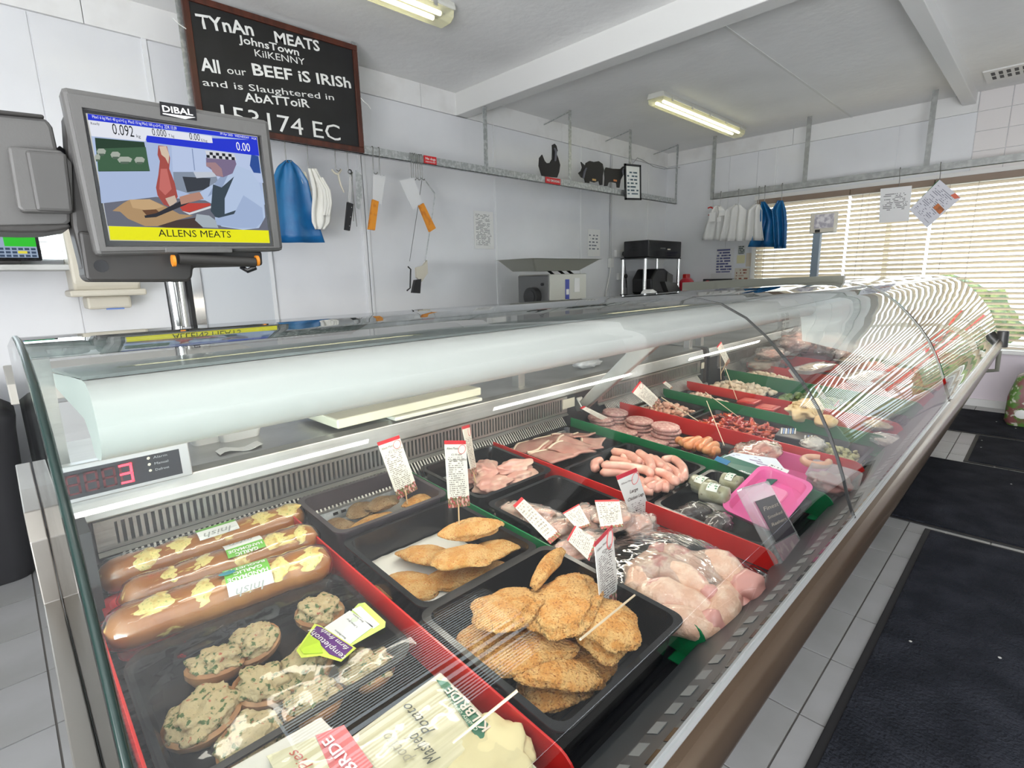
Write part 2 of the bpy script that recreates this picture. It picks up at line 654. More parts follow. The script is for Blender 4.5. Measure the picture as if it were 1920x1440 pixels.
for a, b in ((Z0, Z0 + .05), (Z1 - .05, Z1)):
    MB().box(XF + .052, Y0, a, XF + .108, Y1, b).build('window_frame', white, w1)
MB().box(XF - .03, Y1, Z0, XF + .02, Y1 + .055, Z1 + .05).build('window_frame', white, w1)
MB().box(XF - .05, Y0, Z1, XF + .02, Y1 + .055, Z1 + .045).build('window_frame', white, w1)
struct(MB().box(-2.75, -2.6, 0, -2.6, YW + .1, CE).build('wall_left', wallm))
struct(MB().box(-2.75, -2.75, 0, .75, -2.6, CE).box(2.35, -2.75, 0, XF + .15, -2.6, CE).box(.75, -2.75, 0, 2.35, -2.6, 1.0).box(.75, -2.75, 2.5, 2.35, -2.6, CE).build('wall_front', wallm))
struct(MB().box(.75, -2.70, 1.0, 2.35, -2.69, 2.5).build('window_3', glassy('window_glass')))

# venetian blinds
slatm = mat('blind_slat', (0.78, 0.68, 0.53), 0.45)
headm = mat('blind_headrail', (0.26, 0.19, 0.14), 0.5)
cordm = mat('blind_cord', (0.55, 0.47, 0.38), 0.8)


def blind(y0, y1, z0, z1, tilt, x, label, axis='x'):
    b = thing('venetian_blind', (x, 0, 0), label, 'blind', 'wooden venetian blinds of the front window' if axis == 'x' else None)
    MB().box(-.03, y0, z1 - .06, .03, y1, z1).build('headrail', headm, b, bevel=.003)
    pitch = .048
    n = int((z1 - z0 - .09) / pitch)
    me = None
    for i in range(n):
        z = z1 - .085 - i * pitch
        if me is None:
            o = MB().prism([(-.024, 0), (0, .004), (.024, 0), (.024, .003), (0, .007), (-.024, .003)], y0 + .01, y1 - .01, 'y')
            o = o.build('slat', slatm, b)
            me = o.data
        else:
            o = bpy.data.objects.new('slat', me); col.objects.link(o); o.parent = b
        o.location = (0, 0, z)
        o.rotation_euler = (0, tilt + random.uniform(-.06, .06), 0)
    MB().box(-.025, y0 + .01, z0, .025, y1 - .01, z0 + .018).build('bottom_rail', slatm, b)
    m = MB()
    k = max(2, int((y1 - y0) / .55))
    for i in range(k):
        y = y0 + (y1 - y0) * (i + .5) / k
        for dx in (-.026, .026):
            m.cyl((dx, y, z0), (dx, y, z1 - .05), .0016, n=5)
    m.build('ladder_cord', cordm, b)
    m = MB()
    m.cyl((-.035, y1 - .12, z1 - .03), (-.035, y1 - .12, z0 + .5), .0015, n=5)
    m.cyl((-.035, y1 - .12, z0 + .5), (-.035, y1 - .12, z0 + .44), .006, n=6)
    m.build('pull_cord', headm, b)
    return b


blind(1.66, Y1 + .0, Z0 + .02, Z1, R(44), XF - .07, 'beige wooden blind nearest the room corner, partly closed, blue aprons in front')
blind(0.945, 1.655, Z0 + .02, Z1, R(36), XF - .07, 'narrow middle blind of the front window, white notice in front of it')
blind(-1.68, 0.94, Z0 + .02, Z1, R(30), XF - .07, 'widest blind of the front window, at the right edge, slats open')
b3 = thing('venetian_blind', (0, -2.57, 0), 'blind of the window behind the photographer', 'blind')
for i in range(30):
    MB().box(.76, -.004, 1.02 + i * .049, 2.34, .004, 1.044 + i * .049).build('slat', slatm, b3)
b2 = thing('venetian_blind', (0, YW - .04, 0), 'white blind of the small high window behind the left scale', 'blind')
for i in range(10):
    MB().box(-1.18, -.018, 1.50 + i * .046, .355, .018, 1.503 + i * .046).build('slat', mat('white_slat', (0.8, 0.8, 0.8), .4), b2).rotation_euler = (0, 0, 0)
MB().box(-1.18, -.02, 1.96, .355, .02, 1.99).build('headrail', white, b2)

# outside
struct(MB().box(XF + .3, -12, -.4, 40, 14, -.35).build('ground', mat('tarmac', (0.30, 0.30, 0.31), .9)))
leafm = mat('leaves', (0.04, 0.075, 0.02), 0.6, var=((0.16, 0.19, 0.05), 9, .45, .6))
for i, (y, r, lab) in enumerate(((0.9, 1.0, 'dark green hedge shrub outside behind the narrow middle blind'), (-.6, .9, 'green hedge shrub outside behind the right blind, further right'), (2.6, .8, 'green hedge shrub outside nearest the room corner'))):
    h = thing('hedge_shrub', (11 + i * .4, y * 1.5, -.35), lab, 'shrub')
    MB().at(0, 0, .75).blob(r * .7, r, .75, 4, .25, 2.5, i, .12, 9).build('foliage', leafm, h)
    MB().cyl((0, 0, 0), (0, 0, .5), .05).build('stem', mat('bark', (.1, .07, .05), .9), h)
sg = thing('shop_sign', (9.2, -.75, 0), 'red and white sign board standing outside behind the right blind', 'sign')
MB().box(0, -.9, .95, .04, .6, 1.55).build('board', white, sg)
MB().box(-.01, -.9, 1.02, -.002, .6, 1.12).build('red_band', redm, sg)
MB().box(-.01, -.9, 1.42, -.002, .6, 1.5).build('red_band', redm, sg)
text('MR', (-.012, .3, 1.18), (0, -1, 0), (-1, 0, 0), .5, .17, redm, sg, .02)
for y in (-.8, .5):
    MB().cyl((.02, y, -.35), (.02, y, .95), .025).build('leg', galv, sg)

# ceiling fittings
diff = glassy('clear_diffuser', (0.97, 0.96, 0.88), 0.25, haze=((0.85, 0.84, 0.66), 0.38))
tubem = mat('tube_glow', (1.0, 0.97, 0.70), 0.4, emit=3.0)


def fitting(x0, x1, y, label):
    f = thing('fluorescent_light', ((x0 + x1) / 2, y, CE), label, 'ceiling light')
    L = (x1 - x0) / 2
    MB().prism([(q[0], q[1]) for q in [(-.075, 0), (.075, 0), (.085, -.03), (.085, -.045), (-.085, -.045), (-.085, -.03)]], -L, L, 'x').build('housing', cream if 0 else mat('fitting_grey', (0.62, 0.62, 0.57), .45), f, bevel=.006)
    MB().prism([(-.082, -.045), (.082, -.045), (.075, -.085), (.045, -.105), (-.045, -.105), (-.075, -.085)], -L + .01, L - .01, 'x').build('diffuser', diff, f, bevel=.008)
    for s in (-.035, .035):
        MB().cyl((-L + .08, s, -.068), (L - .08, s, -.068), .013).build('tube', tubem, f)
    for i in range(5):
        for s in (-1, 1):
            x = -L + .15 + i * (2 * L - .3) / 4
            MB().box(x - .012, s * .083 - .006, -.065, x + .012, s * .083 + .006, -.03).build('clip', chrome, f)
    return f


fitting(4.50, 6.28, 2.70, 'long fluorescent ceiling light with clear cover past the beam')
fitting(0.40, 2.21, 2.74, 'fluorescent ceiling light cut by the top edge of the photo, above the blackboard')
v = thing('ceiling_vent', (6.33, .42, CE), 'white slotted air vent in the ceiling at the top right', 'vent')
MB().box(-.18, -.42, -.012, .18, .22, 0).build('plate', white, v, bevel=.002)
for i in range(12):
    for j in range(2):
        MB().box(-.12 + j * .13, -.38 + i * .048, -.014, -.03 + j * .13, -.355 + i * .048, -.0121).build('slot', grey2, v)

# mats
matm = mat('entrance_mat', (0.012, 0.014, 0.020), 0.95, bump=(90, 0.9, 0.02), var=((0.028, 0.031, 0.042), 6, .4, .7), spec=0.2)
edgem = mat('mat_edge', (0.010, 0.010, 0.012), .6)
for x0, x1, y1, lab in ((.2, 3.33, .317, 'large black entrance mat nearest the camera beside the display counter'), (3.37, 4.70, .50, 'second black entrance mat along the counter, before the bare pale tile'),
                        (4.73, 5.57, .297, 'black entrance mat beside the small bare pale floor patch'), (5.60, 6.56, .565, 'furthest black entrance mat, below the window wall')):
    o = thing('entrance_mat', ((x0 + x1) / 2, 0, 0), lab, 'mat', 'black entrance mats')
    w_ = (x1 - x0) / 2
    MB().box(-w_, -2.2, .0, w_, y1, .006).build('border', edgem, o, bevel=.002)
    MB().box(-w_ + .025, -2.17, .004, w_ - .025, y1 - .025, .012).build('pile', matm, o, bevel=.003)
fm = mat('crumb', (.5, .5, .48), .8)
random.seed(5)
m = MB()
for i in range(16):
    m.at(random.uniform(2.2, 6.2), random.uniform(-.3, .28), .0125).blob(.006, .006, .002, 1, .3, 2, i)
tag(m.build('litter_crumb', fm), 'tiny pale crumbs scattered on the black mats', 'crumbs', kind='stuff')

# ------------------------------------------------------------------ rails
YR = 3.52


def pin(u, v):          # a place on the back rail's plane
    return at_y(u, v, YR)


rail = thing('hanging_rail', (3.6, YR, 2.25), 'galvanised meat rail hung from the ceiling along the back wall', 'rail')
MB().box(-2.7, 0, -.03, 2.86, .004, .03).box(-2.7, 0, -.03, 2.86, .04, -.026).build('bar', galv, rail)
for x in (.99, 2.03, 3.2, 4.32, 5.38, 6.44):
    MB().box(x - 3.6 - .02, .004, -.03, x - 3.6 + .02, .010, CE - 2.25).build('hanger', galv, rail)
    if x > 4:
        MB().cyl((x - 3.6, .01, CE - 2.25 - .01), (x - 3.6, YW - YR - .02, CE - 2.25 - .06), .006).build('wall_tie', galv, rail)
for x in (.6, 1.3, 2.4, 3.2, 4.3, 5.4, 6.3):
    MB().at(x - 3.6, -.004, .0).blob(.009, .005, .009, 2).build('bolt', galv, rail, True)
XR = 6.42
rail2 = thing('hanging_rail', (XR, 1.0, 2.25), 'galvanised rail hung from the ceiling in front of the window', 'rail')
MB().box(-.004, -2.4, -.032, 0, 2.06, .032).box(-.004, -2.4, -.032, .035, 2.06, -.028).build('bar', galv2, rail2)
for y in (3.04, 2.02, .98, -.6):
    MB().box(0, y - 1 - .022, -.032, .006, y - 1 + .022, CE - 2.25).build('hanger', galv2, rail2)

hookn = [0]


def shook(p, L, label, ax='x', w=.016, group='steel hooks on the rails', top=None):
    """S hook hanging from the rail's top edge, p = lower end"""
    o = thing('meat_hook', tuple(p), label, 'hook', group)
    d = Vector((1, 0, 0)) if ax == 'x' else Vector((0, 1, 0))
    n_ = Vector((0, -1, 0)) if ax == 'x' else Vector((-1, 0, 0))
    pts = []
    for i in range(7):
        a = PI * (1 + i / 6)
        pts.append(d * (w * math.cos(a)) + Vector((0, 0, w * math.sin(a))))
    pts = pts[::-1]
    pts.append(-d * w * .9 + Vector((0, 0, L * .5)))
    pts.append(-d * w * .4 + Vector((0, 0, L)))
    for i in range(5):
        a = PI * i / 4
        pts.append(-d * w * .4 - n_ * (.012 - .012 * math.cos(a)) + Vector((0, 0, L + .012 * math.sin(a))))
    MB().sweep(pts, .0028, 6).build('wire', wire, o, True)
    return o


# blackboard
bb = thing('blackboard', (0, YR - .03, 0), 'black chalkboard in a brown wooden frame with hand-written white chalk words', 'blackboard')
A, B_, C_, D_ = at_y(337, -15, YR - .03), at_y(667, 86, YR - .03), at_y(683, 288, YR - .03), at_y(372, 240, YR - .03)
bx0, bx1, bz0, bz1 = A.x, B_.x, C_.z, (A.z + B_.z) / 2
MB().box(bx0 + .02, -.006, bz0 + .02, bx1 - .02, .008, bz1 - .02).build('board', mat('chalkboard', (0.005, 0.005, 0.006), .6, var=((.010, .010, .012), 6, .45, .7)), bb)
fr = mat('brown_wood', (0.085, 0.020, 0.010), .4, var=((.05, .012, .006), (30, 30, 4), .4, .6))
for a in ((bx0, bz0, bx1, bz0 + .035), (bx0, bz1 - .035, bx1, bz1), (bx0, bz0 + .035, bx0 + .035, bz1 - .035), (bx1 - .035, bz0 + .035, bx1, bz1 - .035)):
    MB().box(a[0], -.016, a[1], a[2], .010, a[3]).build('frame_bar', fr, bb, bevel=.004)
chalk = mat('chalk', (0.82, 0.83, 0.82), .8, var=((.6, .6, .6), 120, .45, .7))
L = [('TYnAn', (372, 52), (477, 67), 25, .022), ('MEATS', (515, 79), (599, 96), 20, .022), ('JohnsTown', (450, 80), (563, 105), 14, .016), ('KilKENNY', (477, 105), (571, 122), 13, .008),
     ('All', (379, 132), (415, 138), 24, .024), ('our', (426, 138), (462, 142), 14, .008), ('BEEF iS IRISh', (473, 140), (657, 165), 21, .02), ('and is Slaughtered in', (380, 160), (626, 188), 13, .008),
     ('AbATToiR', (460, 190), (582, 202), 16, .016), ('153174 EC', (400, 250), (630, 258), 34, .012)]
for s, a, b, h, bo in L:
    P, Q = at_y(*a, YR - .0375), at_y(*b, YR - .0375)
    if s.startswith('153'):
        P = at_y(405, 228, YR - .0375); Q = at_y(630, 263, YR - .0375)
    hh = abs(at_y(a[0], a[1] - h, YR - .03).z - at_y(a[0], a[1], YR - .03).z)
    text(s, P - Vector((0, YR - .03, 0)), (Q - P), (0, -1, 0), (Q - P).length, hh, chalk, bb, bo if bo > .015 else 0, name='chalk_lettering')
for x, z in ((bx0 - .03, 2.72), (bx1 + .02, 2.55)):
    MB().sweep([(x - .02, .0, z + .03), (x, -.02, z), (x + .03, -.015, z - .01), (x + .06, 0, z - .03)], .003, 6).build('string_tie', white, bb)

# things hanging from the back rail
def sheet_thing(name, pts, m, label, cat, y, folds=.012, nf=5, group=None, seed=0, thick=.004):
    """hanging cloth or film: outline rows [(u_left, u_right, v)...] on the plane y"""
    rows = [(at_y(a, v, y), at_y(b, v, y)) for a, b, v in pts]
    o0 = (rows[0][0] + rows[0][1]) / 2
    o = thing(name, tuple(o0), label, cat, group)
    nv = 14

    def fn(u, v):
        t = v * (len(rows) - 1)
        i = min(int(t), len(rows) - 2)
        k = t - i
        a = rows[i][0].lerp(rows[i + 1][0], k)
        b = rows[i][1].lerp(rows[i + 1][1], k)
        p = a.lerp(b, u)
        p.y -= folds * (math.sin(u * nf * 2 * PI + seed + v) * min(1, v * 3) + .7 * noise.noise(Vector((u * 4, v * 3, seed))))
        return p - o0
    MB().grid(fn, 26, nv).build('cloth', m, o, 'all', solid=thick)
    return o


bluef = mat('blue_plastic_film', (0.008, 0.11, 0.30), .35, bump=(9, .3, .02), var=((.012, .16, .38), 5, .45, .65))
whitef = mat('white_cotton', (0.78, 0.77, 0.72), .8, bump=((60, 60, 8), .4))
sheet_thing('plastic_apron', [(536, 546, 300), (520, 560, 312), (508, 577, 340), (505, 590, 400), (500, 608, 455)], bluef, 'folded blue plastic apron hanging below the blackboard beside the monitor', 'apron', YR - .01, .012, 2)
gl = sheet_thing('cut_glove', [(578, 592, 316), (582, 604, 335), (586, 614, 360), (583, 619, 395), (584, 617, 418), (590, 606, 430)], whitef, 'white knitted butcher glove hanging right of the blue apron', 'glove', YR - .03, .014, 2, thick=.014)
P = at_y(590, 332, YR - .03) - gl.location
for dx in (.012, .03, .045):
    MB().sweep([P + Vector((dx, -.01, 0)), P + Vector((dx + .03, -.03, -.08)), P + Vector((dx + .035, -.03, -.16)), P + Vector((dx + .02, -.02, -.24))], [.008, .012, .012, .008], 8).build('finger', whitef, gl, True)
cd = thing('paper_label', tuple(pin(573, 342)), 'small blank cream card hanging between blue apron and white glove', 'card')
MB().quad(at_y(560, 323, YR) - cd.location, at_y(574, 362, YR) - cd.location, at_y(585, 357, YR) - cd.location, at_y(573, 322, YR) - cd.location).build('card', mat('cream_card', (.75, .72, .6), .7), cd, solid=.002)
pl = thing('vegetable_peeler', tuple(pin(633, 330)), 'cream plastic hooked scraper hanging below the blackboard corner', 'utensil')


def rel(o, pts, y, dy=0):
    return [at_y(u, v, y + dy) - o.location for u, v in pts]


MB().sweep(rel(pl, [(622, 318), (628, 325), (634, 327), (640, 318)], YR), [.006, .008, .009, .005], 8).build('fork', cream, pl, True)
MB().sweep(rel(pl, [(634, 327), (638, 345), (645, 361)], YR), [.009, .010, .007], 8, .6).build('handle', cream, pl, True)


def blade(o, pts, y, m, name='blade', t=.003, dy=0.0):
    q = rel(o, pts, y, dy)
    return MB().prism([(p.x, p.z) for p in q], -t / 2 + dy, t / 2 + dy, 'y').build(name, m, o)


bladem = mat('blade_steel', (0.66, 0.66, 0.66), .25, metal=.6)
blackh = mat('black_handle', (.012, .012, .014), .4)
kn = thing('boning_knife', tuple(pin(655, 400)), 'thin knife with a black riveted handle hanging from the rail', 'knife')
blade(kn, [(655, 330), (659, 331), (657, 382), (652, 380)], YR, bladem)
blade(kn, [(651, 379), (662, 383), (655, 433), (646, 431)], YR, blackh, 'handle', .02)
for p in ((658, 389), (656, 407), (654, 424)):
    q = at_y(*p, YR) - kn.location
    MB().at(q.x, -.0105, q.z).blob(.003, .001, .003, 1).build('rivet', chrome, kn)
st = thing('sharpening_steel', tuple(pin(662, 330)), 'black-ringed pair of thin steel skewers hanging by the black-handled knife', 'utensil')
MB().cyl(*rel(st, [(658, 322), (669, 425)], YR, .01), .0028).build('rod', wire, st)
MB().cyl(*rel(st, [(660, 322), (663, 415)], YR, .01), .0028).build('rod', wire, st)
q = rel(st, [(656, 322)], YR)[0]
MB().at(q.x, 0, q.z).add(*(lambda b: (b.v, b.f))(MB().sweep([(.013 * math.cos(a * PI / 8), 0, .013 * math.sin(a * PI / 8)) for a in range(17)], .004, 6))).build('ring', black, st)
sw = thing('steel_scraper', tuple(pin(670, 340)), 'dark narrow steel blade hanging behind the black-handled knife', 'knife')
blade(sw, [(664, 320), (676, 330), (676, 372), (671, 394), (666, 390)], YR + .02, galv)


def cleaver(bl, hd, label, y, tipm=None):
    c = thing('meat_cleaver', tuple(at_y(*bl[0], y)), label, 'cleaver', 'orange-handled cleavers on the rail')
    blade(c, bl, y, mat('cleaver_blade', (.74, .75, .76), .3, metal=.35))
    h = blade(c, hd, y, mat('orange_handle', (.75, .28, .015), .4, var=((.55, .16, .01), 20, .5, .7)), 'handle', .02)
    a, b = (Vector(hd[0]) + Vector(hd[1])) / 2, (Vector(hd[2]) + Vector(hd[3])) / 2
    for k in (.25, .5, .75):
        p = a.lerp(b, k)
        q = at_y(p.x, p.y, y) - c.location
        MB().at(q.x, -.0105, q.z).blob(.0025, .001, .0025, 1).build('rivet', mat('brass', (.5, .35, .15), .3, metal=1), c)
    return c


cleaver([(699, 328), (723, 330), (715, 384), (699, 378)], [(698, 374), (709, 378), (702, 432), (690, 430)], 'cleaver with an orange handle hanging straight, blade up, from two hooks', YR - .02)
cleaver([(749, 339), (776, 333), (791, 378), (775, 394), (784, 386), (773, 394)][:3] + [(774, 394)], [(785, 386), (793, 381), (816, 428), (805, 435)], 'cleaver with an orange handle hanging tilted in front of the hacksaw', YR - .04)
hs = thing('bone_saw', tuple(pin(790, 340)), 'butcher hacksaw with a thin wire frame hanging from the cluster of hooks', 'saw')
MB().sweep(rel(hs, [(790, 335), (797, 338), (815, 362), (815, 372), (806, 432), (797, 490)], YR, .01), .0045, 8).build('frame', galv, hs, True)
MB().sweep(rel(hs, [(791, 338), (785, 380), (768, 490)], YR, .01), .004, 6, .3).build('saw_blade', wire, hs)
blade(hs, [(779, 502), (792, 498), (800, 488), (801, 512), (790, 528), (780, 520)], YR, cream, 'grip', .02, .01)
blade(hs, [(772, 549), (777, 525), (788, 523), (786, 550)], YR, blackh, 'handle', .03, .01)
MB().sweep(rel(hs, [(765, 500), (770, 505), (769, 540), (763, 545)], YR, .01), .006, 8).build('knob_bar', black, hs, True)
for x, u, v0, lab in ((0, 541, 300, 'steel hook holding the blue plastic apron'), (0, 583, 316, 'steel hook holding the white knitted glove'), (0, 634, 316, 'steel hook holding the cream scraper'), (0, 657, 322, 'steel hook holding the black-handled knife'),
                      (0, 704, 322, 'left steel hook holding the straight cleaver'), (0, 716, 328, 'right steel hook holding the straight cleaver')):
    p = at_y(u, v0, YR - .014)
    shook(p, 2.27 - p.z, lab)
for i, dx in enumerate((-12, -8, -4, 0, 4, 8)):
    p = at_y(786 + dx, 332 + (i % 2) * 3, YR - .014 - .004 * (i % 3))
    shook(p, 2.27 - p.z, 'one of a tight cluster of steel hooks above the hacksaw', w=.010, group='cluster of steel hooks above the hacksaw')

# signs and cut-outs on the rail
def flatsign(name, x0, x1, z0, z1, y, m, label, cat, txt=None, tm_=None, t=.003):
    s_ = thing(name, ((x0 + x1) / 2, y, (z0 + z1) / 2), label, cat)
    w_, h_ = (x1 - x0) / 2, (z1 - z0) / 2
    MB().box(-w_, 0, -h_, w_, t, h_).build('plate', m, s_)
    for tx, zz, hh, ww in txt or ():
        text(tx, (-w_ * ww, -.002, zz * h_), (1, 0, 0), (0, -1, 0), 2 * w_ * ww, hh * h_, tm_ or white, s_, .02)
    return s_


signr = mat('sign_red', (.62, .015, .02), .4)
a, b = pin(794, 296), pin(818, 310)
flatsign('warning_sign', a.x, b.x, 2.225, 2.282, YR - .006, signr, 'small red sign about dogs stuck on the rail beside the hook cluster', 'sign', [('No dogs', 0, .6, .8), ('GUIDE DOGS ONLY', -.7, .35, .8)])
a, b = pin(1022, 340), pin(1050, 345)
flatsign('warning_sign', a.x, b.x, 2.222, 2.278, YR - .006, signr, 'small red NO SMOKING sign on the rail below the hen cut-out', 'sign', [('NO SMOKING', -.35, .75, .85)])


def cutout(pts, label, name):
    q = [at_y(u, v, YR + .01) for u, v in pts]
    c = sum(q, Vector()) / len(q)
    zb = min(p.z for p in q)
    o = thing(name, (c.x, YR + .01, zb), label, 'silhouette', 'black farm animal cut-outs on the rail')
    MB().prism([(p.x - c.x, p.z - zb) for p in q], -.006, .006, 'y').build('board', mat('blackboard_wood', (.02, .019, .018), .7), o)
    return o


def C(pts):      # crop 940,240 scale 5.333
    return [(940 + x / 5.333, 240 + y / 5.333) for x, y in pts]


hen = cutout(C([(405, 480), (375, 380), (380, 300), (405, 268), (430, 330), (450, 352), (485, 350), (508, 310), (510, 215), (508, 170), (530, 158), (548, 180), (560, 230), (545, 250), (565, 300), (585, 370), (575, 440), (555, 495)]), 'black wooden hen cut-out standing on the rail', 'hen_cutout')
cow = cutout(C([(840, 545), (830, 505), (800, 495), (770, 450), (795, 430), (810, 395), (795, 340), (815, 360), (840, 380), (845, 350), (880, 330), (920, 340), (970, 332), (1010, 360), (1022, 420), (1010, 480), (1008, 570), (985, 572), (975, 530), (930, 545), (880, 530), (876, 550)]), 'black wooden bull cut-out on the rail, head to the left', 'bull_cutout')
pig = cutout(C([(1030, 580), (1035, 500), (1030, 430), (1045, 395), (1110, 408), (1190, 410), (1215, 385), (1245, 380), (1245, 440), (1215, 470), (1190, 520), (1178, 598), (1155, 595), (1150, 550), (1100, 540), (1070, 545), (1058, 580)]), 'black wooden sheep cut-out on the rail beside the framed notice', 'sheep_cutout')
for o, (u, v), m_ in ((cow, (930, 518), 'd8b070'), (pig, (1140, 525), 'e0905a')):
    q = at_y(*C([(u, v)])[0], YR) - o.location
    MB().box(q.x - .03, -.010, q.z - .009, q.x + .03, -.006, q.z + .009).build('name_strip', mat('strip' + m_, m_, .6), o)
bowm = mat('grey_ribbon', (.16, .16, .18), .5)
for o, pts in ((hen, [(530, 200), (545, 235), (538, 330)]), (cow, [(850, 400), (830, 440), (820, 500)]), (pig, [(1225, 400), (1215, 430), (1222, 470)])):
    q = [at_y(*p, YR - .004) - o.location for p in C(pts)]
    MB().sweep(q, [.012, .018, .014], 6, .4).build('ribbon', bowm, o, True)
fn_ = thing('framed_notice', tuple(at_y(1186, 342, YR - .03)), 'black-framed printed notice hanging from the end of the rail', 'notice')
q = [at_y(u, v, YR - .03) - fn_.location for u, v in ((1168, 374), (1196, 378), (1203, 311), (1175, 306))]
w_, h_ = (q[1] - q[0]).length / 2 + .01, .19
MB().box(-w_ + .02, -.004, -h_ + .02, w_ - .02, .0, h_ - .02).build('back', paper, fn_)
o = MB().quad((-w_ + .02, -.005, -h_ + .02), (w_ - .02, -.005, -h_ + .02), (w_ - .02, -.005, h_ - .02), (-w_ + .02, -.005, h_ - .02)).build('sheet', print_mat('notice_print', (.82, .84, .85), (.05, .10, .14), 9, 5, fill=.45, v0=.12, v1=.88, dens=.44), fn_)
for a in ((-w_, -h_, w_, -h_ + .022), (-w_, h_ - .022, w_, h_), (-w_, -h_, -w_ + .022, h_), (w_ - .022, -h_, w_, h_)):
    MB().box(a[0], -.012, a[1], a[2], .004, a[3]).build('frame_bar', gloss, fn_)
fn_.rotation_euler = (0, R(-4), 0)
MB().sweep([(0, .0, h_), (.02, .03, h_ + .13), (.0, .03, h_ + .2)], .002, 5).build('hanging_wire', wire, fn_)

# sheets and fittings on the back wall
def wallsheet(u0, v0, u1, v1, m, label, y=YW - .009, name='printed_sheet'):
    a, b = at_y(u0, v1, y), at_y(u1, v0, y)
    c = (a + b) / 2
    o = thing(name, tuple(c), label, 'notice')
    w_, h_ = (b.x - a.x) / 2, (b.z - a.z) / 2
    MB().quad((-w_, 0, -h_), (w_, 0, -h_), (w_, 0, h_), (-w_, 0, h_)).build('paper', m, o, solid=.0015)
    return o


sheetm = print_mat('sheet_print', (.82, .82, .80), (.28, .28, .28), 30, 9, v0=.08, v1=.92)
wallsheet(890, 398, 924, 466, sheetm, 'laminated A4 sheet of small print on the back wall left of the mincer')
wallsheet(1102, 431, 1125, 480, print_mat('sheet_print2', (.82, .82, .80), (.12, .14, .18), 8, 5, v0=.2, v1=.85, fill=.4), 'white sheet with spaced lines on the back wall above the mincer')
sw = wallsheet(433, 522, 465, 551, paper, 'small square white card on the cold-room door')
for u, v, lab in ((1158, 476, 'upper white double socket with a black plug on the back wall'), (1162, 518, 'lower white socket with black plug near the printer stand')):
    p = at_y(u, v, YW - .006)
    o = thing('wall_socket', tuple(p), lab, 'socket')
    MB().box(-.073, -.035, -.043, .073, 0, .043).build('plate', white, o, bevel=.004)
    MB().at(.055, -.055, 0).blob(.025, .022, .03, 2).build('plug', black, o, True)
    z2 = -.35 if v > 500 else -.22
    MB().sweep([(.055, -.06, -.02), (.07, -.06, -.1), (.11, -.05, z2), (.13 if v < 500 else .02, -.05, z2 - .2)], .004, 6).build('cable', black, o, True)
cdt = thing('cable_conduit', (5.51, YW - .02, 1.52), 'grey conduit pipe running down the back wall beside the sockets', 'conduit')
MB().cyl((0, 0, 0), (0, 0, 1.22), .012).build('pipe', mat('conduit_grey', (.5, .5, .5), .4), cdt)
MB().box(-.035, -.03, -.08, .035, .012, .03).build('isolator', white, cdt, bevel=.004)
MB().sweep([(0, -.01, -.08), (-.03, -.01, -.2), (-.12, 0, -.5)], .008, 6).build('cable', white, cdt)
# sagging cable over the far end of the upper band
cb = thing('cable', tuple(at_y(1190, 302, 3.8)), 'thin grey cable sagging across the room corner above the notice', 'cable')
MB().sweep([at_y(u, v, 3.84) - cb.location for u, v in ((1188, 305), (1195, 296), (1205, 300), (1225, 312), (1245, 317))] + [at_x(1275, 314, 6.8) - cb.location], .004, 6).build('wire', galv2, cb, True)

# cold-room door, leaf and frame
dr = struct(MB().box(.99, YW - .03, 0, 1.43, YW - .012, 1.95).build('door_1', mat('door_grey', (.62, .65, .68), .3)))
MB().box(.93, YW - .05, 0, .99, YW - .01, 2.0).build('door_frame', chrome, dr)
MB().box(.905, YW - .06, 0, .93, YW - .01, 2.0).build('seal', black, dr)
MB().cyl((.86, YW - .09, .6), (.86, YW - .09, 1.42), .016).build('door_handle', steel, dr)
MB().box(.85, YW - .09, 1.25, .875, YW - .01, 1.40).build('latch', black, dr)
MB().box(1.43, YW - .035, 0, 1.455, YW - .012, 2.0).build('door_frame', stripm, dr)
# towel dispenser
td = thing('towel_dispenser', (.48, YW - .01, 1.30), 'cream paper towel dispenser on the back wall behind the scale', 'dispenser')
MB().prism([(0, 0), (-.22, .02), (-.25, .07), (-.25, .22), (-.22, .36), (0, .38)], -.15, .15, 'x').build('cover', cream, td, bevel=.015)
MB().box(-.17, -.26, -.0, .17, 0, .035).build('chute', cream, td, bevel=.01)
MB().box(-.10, -.20, -.07, .10, -.02, 0).build('tray', cream, td, bevel=.012)
MB().box(-.02, -.21, -.075, .06, -.19, -.068).build('towel_end', mat('blue_paper', (.15, .25, .6), .8), td)
# ------------------------------------------------------------------ the display counters
GP = [(.216, .866), (.224, .885), (.233, .91), (.243, .945), (.257, .985), (.275, 1.03), (.300, 1.08), (.333, 1.13), (.37, 1.175), (.41, 1.217), (.455, 1.255), (.51, 1.283), (.58, 1.297), (.66, 1.302), (.74, 1.301), (.80, 1.297)]


def DZ(y):              # height of the sloping deck
    return .752 + .065 * (y - .36)


glassm = glassy('counter_glass', (0.97, 0.985, 0.978), 0.0, 1.5, 1.45, 0.0, bump=((1.2, 2.5, 2.5), .10))
topm = glassy('top_glass', (0.62, 0.72, 0.70), 0.01, 1.5, 1.7, 0.03, bump=((1.6, 4, 3), .16))
edgeg = mat('glass_edge', (0.003, 0.018, 0.014), .3)
enamel = mat('white_enamel', (0.44, 0.45, 0.43), .3)
topsteel = mat('canopy_top', (0.20, 0.23, 0.22), .25, metal=.5)
bronze = mat('bronze_bumper', (0.115, 0.075, 0.048), .24, metal=.7, var=((.16, .115, .08), (1.5, 20, 20), .4, .6))
alu = mat('aluminium', (.62, .63, .64), .3, metal=.8)
slotg = mat('slot_strip_grey', (.07, .073, .078), .4, metal=.3)
dashm = mat('dash_grey', (.17, .175, .18), .5)
deckm = mat('deck_black', (.010, .010, .011), .28)
